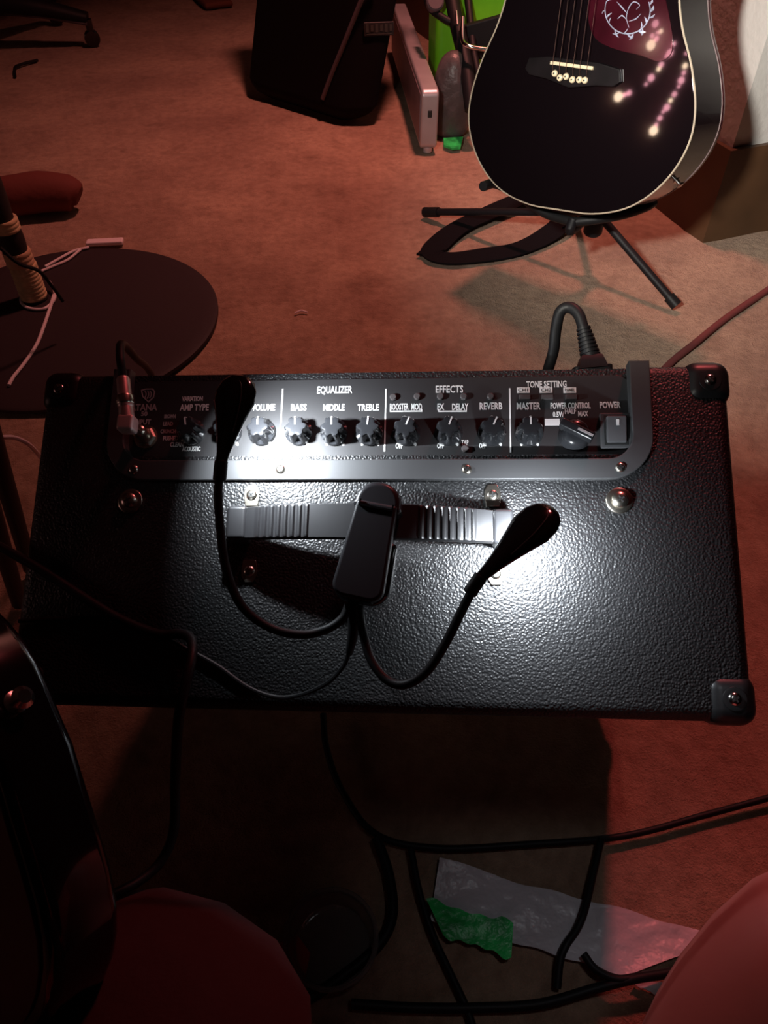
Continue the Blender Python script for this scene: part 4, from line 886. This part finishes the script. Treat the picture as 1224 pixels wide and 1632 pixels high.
obj('neck', prism([(-0.028, 0.12), (0.024, 0.12), (0.020, 0.46), (-0.022, 0.46)], -0.014, 0.010, 0.004), M_rosewood, eg)
obj('headstock', prism([(-0.022, 0.46), (0.020, 0.46), (0.040, 0.50), (0.032, 0.58), (-0.02, 0.60), (-0.03, 0.51)], -0.012, 0.004, 0.002), M_gloss, eg)
obj('bridge', rbox((0.085, 0.030, 0.008), 0.002, 2, loc=(0, -0.06, 0.006)), M_chrome, eg)
for y in (0.0, 0.07): obj('pickup', rbox((0.085, 0.030, 0.010), 0.002, 2, loc=(0, y, 0.006)), M_matte, eg)
for i in range(6): obj('string', tube([(-0.025 + 0.010 * i, -0.06, 0.012), (-0.018 + 0.0072 * i, 0.47, 0.013)], 0.0005, 6, 1, smooth=False), M_string, eg)
def EGP(px, py):                                        # pixel -> point on the outline edge plane mid-thickness
    o = EF.inverted() @ Vector((0, 0, CH)); d = EF.inverted().to_3x3() @ ray(px, py); s = (-0.012 - o.z) / d.z; return o + d * s
jb = Vector((0.030, -0.1535, -0.018))
obj('strap_button', moved(lathe([(0.0060, -0.002), (0.0060, 0.002), (0.0035, 0.003), (0.0035, 0.008), (0.0058, 0.010), (0.0035, 0.012)], 20), frame_to(jb, Vector((0, -1, 0)))), M_chrome, eg)
gc = thing('instrument_cable', 'black instrument cable looping from the electric guitar up over the amplifier\'s left end', 'cable', A(200, 988, 0.004), AMP)
def C_(px, py, s): return AMP_INV @ AT(px, py, s)
obj('cable', tube([A(-40, 850, 0.004), A(60, 905, 0.004), A(130, 950, 0.004), A(190, 986, 0.005), A(250, 1010, 0.006), A(285, 1010, 0.007), A(304, 1018, 0.012), A(306, 1045, 0.022), C_(296, 1090, 0.47), C_(284, 1150, 0.47), C_(279, 1240, 0.49), C_(277, 1320, 0.50), C_(258, 1370, 0.50), C_(220, 1405, 0.49), C_(150, 1440, 0.47), C_(80, 1480, 0.46), C_(20, 1520, 0.45)], 0.0032, 10, 8), M_rubber, gc)

# ================================================================== PERSON (seated cross-legged behind the camera)
def skin_figure(name, joints, edges, m, root_i, parent, levels=2, base=Vector((0, 0, 0))):
    me = bpy.data.meshes.new(name); me.from_pydata([Vector(j[0]) - base for j in joints], edges, []); o = bpy.data.objects.new(name, me); COL.objects.link(o)
    sk = o.modifiers.new('s', 'SKIN'); sk.use_smooth_shade = True
    for i, j in enumerate(joints):
        r = j[1]; me.skin_vertices[0].data[i].radius = (r, r) if not isinstance(r, tuple) else r
        me.skin_vertices[0].data[i].use_root = (i == root_i)
    sb = o.modifiers.new('u', 'SUBSURF'); sb.levels = levels; sb.render_levels = levels
    bpy.context.view_layer.update(); apply_mods(o)
    for p in o.data.polygons: p.use_smooth = True
    o.data.materials.clear(); o.data.materials.append(m); o.parent = parent; return o
pe = thing('person', 'person sitting cross-legged in the near foreground, one knee bare and one under dark red cloth', 'person', (0, -0.25, 0))
PB = Vector((0, -0.25, 0))
kR = AT(1312, 1440, 0.40); kL = AT(195, 1560, 0.46)
J = [((0, -0.34, 0.12), 0.125), ((0, -0.37, 0.30), 0.115), ((0, -0.40, 0.48), 0.125), ((0, -0.38, 0.58), 0.060), ((0, -0.33, 0.66), 0.050), ((0, -0.31, 0.73), 0.070),
     ((0.11, -0.28, 0.12), 0.090), (tuple((Vector((0.11, -0.28, 0.12)) + kR) / 2), 0.078), (tuple(kR), 0.082), (tuple(kR + Vector((-0.06, -0.10, -0.075))), 0.056), ((0.06, -0.02, 0.085), 0.045), ((-0.05, -0.03, 0.050), 0.036), ((-0.12, -0.01, 0.038), 0.036), ((-0.20, 0.01, 0.030), 0.022),
     ((-0.11, -0.28, 0.12), 0.090), (tuple((Vector((-0.11, -0.28, 0.12)) + kL) / 2), 0.066), (tuple(kL), 0.070), (tuple(kL + Vector((0.02, -0.06, -0.06))), 0.056), ((-0.06, 0.055, 0.075), 0.044), ((0.04, 0.07, 0.045), 0.036), ((0.11, 0.085, 0.036), 0.034), ((0.19, 0.10, 0.028), 0.021),
     ((0.17, -0.40, 0.50), 0.058), ((0.26, -0.36, 0.30), 0.042), ((0.28, -0.17, 0.27), 0.034), ((0.27, -0.10, 0.27), 0.026),
     ((-0.17, -0.40, 0.50), 0.058), ((-0.27, -0.36, 0.30), 0.042), ((-0.26, -0.15, 0.29), 0.034), ((-0.25, -0.08, 0.29), 0.026)]
E_ = [(0, 1), (1, 2), (2, 3), (3, 4), (4, 5), (0, 6), (6, 7), (7, 8), (8, 9), (9, 10), (10, 11), (11, 12), (12, 13), (0, 14), (14, 15), (15, 16), (16, 17), (17, 18), (18, 19), (19, 20), (20, 21),
      (2, 22), (22, 23), (23, 24), (24, 25), (2, 26), (26, 27), (27, 28), (28, 29)]
# fingers and thumbs
for wi, sgn in ((25, 1), (29, -1)):
    w_ = Vector(J[wi][0])
    for k in range(5):
        if k < 4:
            o_ = Vector((sgn * (0.028 - 0.018 * k), 0.035, 0.0)); l_ = (0.028, 0.034, 0.036, 0.030)[k]
            p1 = w_ + o_; p2 = p1 + Vector((0, l_, -0.006)); p3 = p2 + Vector((0, l_ * 0.75, -0.018)); rr_ = 0.0088
        else:
            p1 = w_ + Vector((-sgn * 0.034, 0.008, -0.004)); p2 = p1 + Vector((-sgn * 0.018, 0.024, -0.006)); p3 = p2 + Vector((-sgn * 0.004, 0.022, -0.008)); rr_ = 0.0100
        b_ = len(J); J += [(tuple(p1), rr_ + 0.001), (tuple(p2), rr_), (tuple(p3), rr_ * 0.8)]; E_ += [(wi, b_), (b_, b_ + 1), (b_ + 1, b_ + 2)]
body = skin_figure('body', J, E_, M_skin, 0, pe, 2, PB)
hc = Vector((0, -0.29, 0.775))
bmh = newbm(); bmesh.ops.create_uvsphere(bmh, u_segments=32, v_segments=24, radius=1)
for v in bmh.verts:
    x, y, z = v.co; jaw = 1 - 0.28 * max(0, -z) ** 1.5
    v.co = Vector((x * 0.074 * jaw, y * 0.094 * (1 - 0.12 * max(0, -z)), z * 0.115))
    if y > 0.85 and abs(x) < 0.2 and -0.35 < z < 0.1: v.co.y += 0.012 * (1 - abs(x) / 0.2) * (1 - (z + 0.1) * 1.0)
hd_ = obj('head', moved(bmh, Matrix.Translation(hc)), M_skin, pe)
for s in (-1, 1):
    ey = obj('eye', moved(lathe([(0.002, -0.010), (0.009, -0.005), (0.0115, 0), (0.009, 0.005), (0.004, 0.008)], 18), frame_to(hc + Vector((s * 0.029, 0.083, 0.004)), (0, 1, -0.2))), M_eye, hd_)
    obj('ear', moved(rbox((0.012, 0.030, 0.052), 0.0055, 3), Matrix.Translation(hc + Vector((s * 0.074, 0.0, -0.004)))), M_skin, hd_)
obj('nose', moved(tube([(0, 0.088, 0.008), (0, 0.100, -0.014), (0, 0.106, -0.026), (0, 0.092, -0.032)], [0.006, 0.010, 0.013, 0.008], 12), Matrix.Translation(hc)), M_skin, hd_)
obj('mouth', moved(tube([(-0.022, 0.078, -0.056), (0, 0.088, -0.054), (0.022, 0.078, -0.056)], [0.002, 0.006, 0.002], 10), Matrix.Translation(hc)), M_lip, hd_)
bmr = newbm(); bmesh.ops.create_uvsphere(bmr, u_segments=32, v_segments=24, radius=1)
for v in bmr.verts:
    x, y, z = v.co
    v.co = Vector((x * 0.083, y * 0.103 - 0.008, z * 0.105 + 0.022))
bmesh.ops.delete(bmr, geom=[v for v in bmr.verts if (v.co.y > 0.055 and v.co.z < 0.055) or v.co.z < -0.045], context='VERTS')
obj('hair', moved(bmr, Matrix.Translation(hc)), M_hair, hd_)
JS = [((0, -0.34, 0.10), 0.142), ((0, -0.37, 0.30), 0.135), ((0, -0.40, 0.47), 0.142), ((0.17, -0.40, 0.50), 0.074), ((0.235, -0.37, 0.37), 0.064), ((-0.17, -0.40, 0.50), 0.074), ((-0.24, -0.37, 0.37), 0.064), ((0, -0.39, 0.56), 0.072)]
skin_figure('shirt', JS, [(0, 1), (1, 2), (2, 3), (3, 4), (2, 5), (5, 6), (2, 7)], M_shirt, 0, pe, 2, PB)
JT = [((0, -0.34, 0.12), 0.148), ((0.11, -0.28, 0.12), 0.105), (tuple(Vector((0.11, -0.28, 0.12)) * 0.45 + kR * 0.55), 0.094), ((-0.11, -0.28, 0.12), 0.105), (tuple(Vector((-0.11, -0.28, 0.12)) * 0.45 + kL * 0.55), 0.128), (tuple(kL), 0.128), (tuple(kL + Vector((0.020, -0.06, -0.06))), 0.118)]
skin_figure('shorts', JT, [(0, 1), (1, 2), (0, 3), (3, 4), (4, 5), (5, 6)], M_shorts, 0, pe, 2, PB)

# ================================================================== STRING LIGHTS ON THE LEFT WALL (mirrored in the guitar)
def mirror_hit(px, py, xw=-2.27):
    o = Vector((0, 0, CH)); d = ray(px, py).normalized(); s = (GP - o).dot(gn) / d.dot(gn); X = o + d * s; r = d - gn * (2 * d.dot(gn))
    return X + r * ((xw - X.x) / r.x)
runs = [[(984, 154), (994, 151), (1001, 148), (1028, 134), (1036, 124), (1048, 110), (1052, 103), (1060, 90), (1066, 84), (1072, 70)],
        [(1040, 208), (1044, 199), (1050, 188), (1055, 178), (1061, 171), (1067, 160), (1073, 150), (1080, 138), (1084, 128), (1088, 116), (1090, 105), (1092, 85)],
        [(1036, 72), (1038, 57), (1045, 62), (1047, 52), (1043, 38), (1052, 50)]]
for i, rn in enumerate(runs):
    P = [mirror_hit(*q) for q in rn]
    lab_ = ['upper curved string of small pink lights hanging on the left wall', 'long lower string of small pink lights hanging on the left wall', 'short bunched string of small pink lights on the left wall'][i]
    sl_ = thing('string_lights', lab_, 'string lights', P[0])
    obj('wire', tube(P, 0.003, 6, 4), M_matte, sl_)
    for k, p in enumerate(P):
        rr_ = (0.014, 0.009, 0.011, 0.007)[k % 4] * (1.4 if k == 0 else 1)
        obj('bulb', moved(lathe([(rr_ * 0.5, -rr_), (rr_, -rr_ * 0.3), (rr_, rr_ * 0.3), (rr_ * 0.5, rr_)], 14), Matrix.Translation(p + Vector((0.012, 0, 0)))), M_bulbw if k % 5 == 0 else M_bulb, sl_)
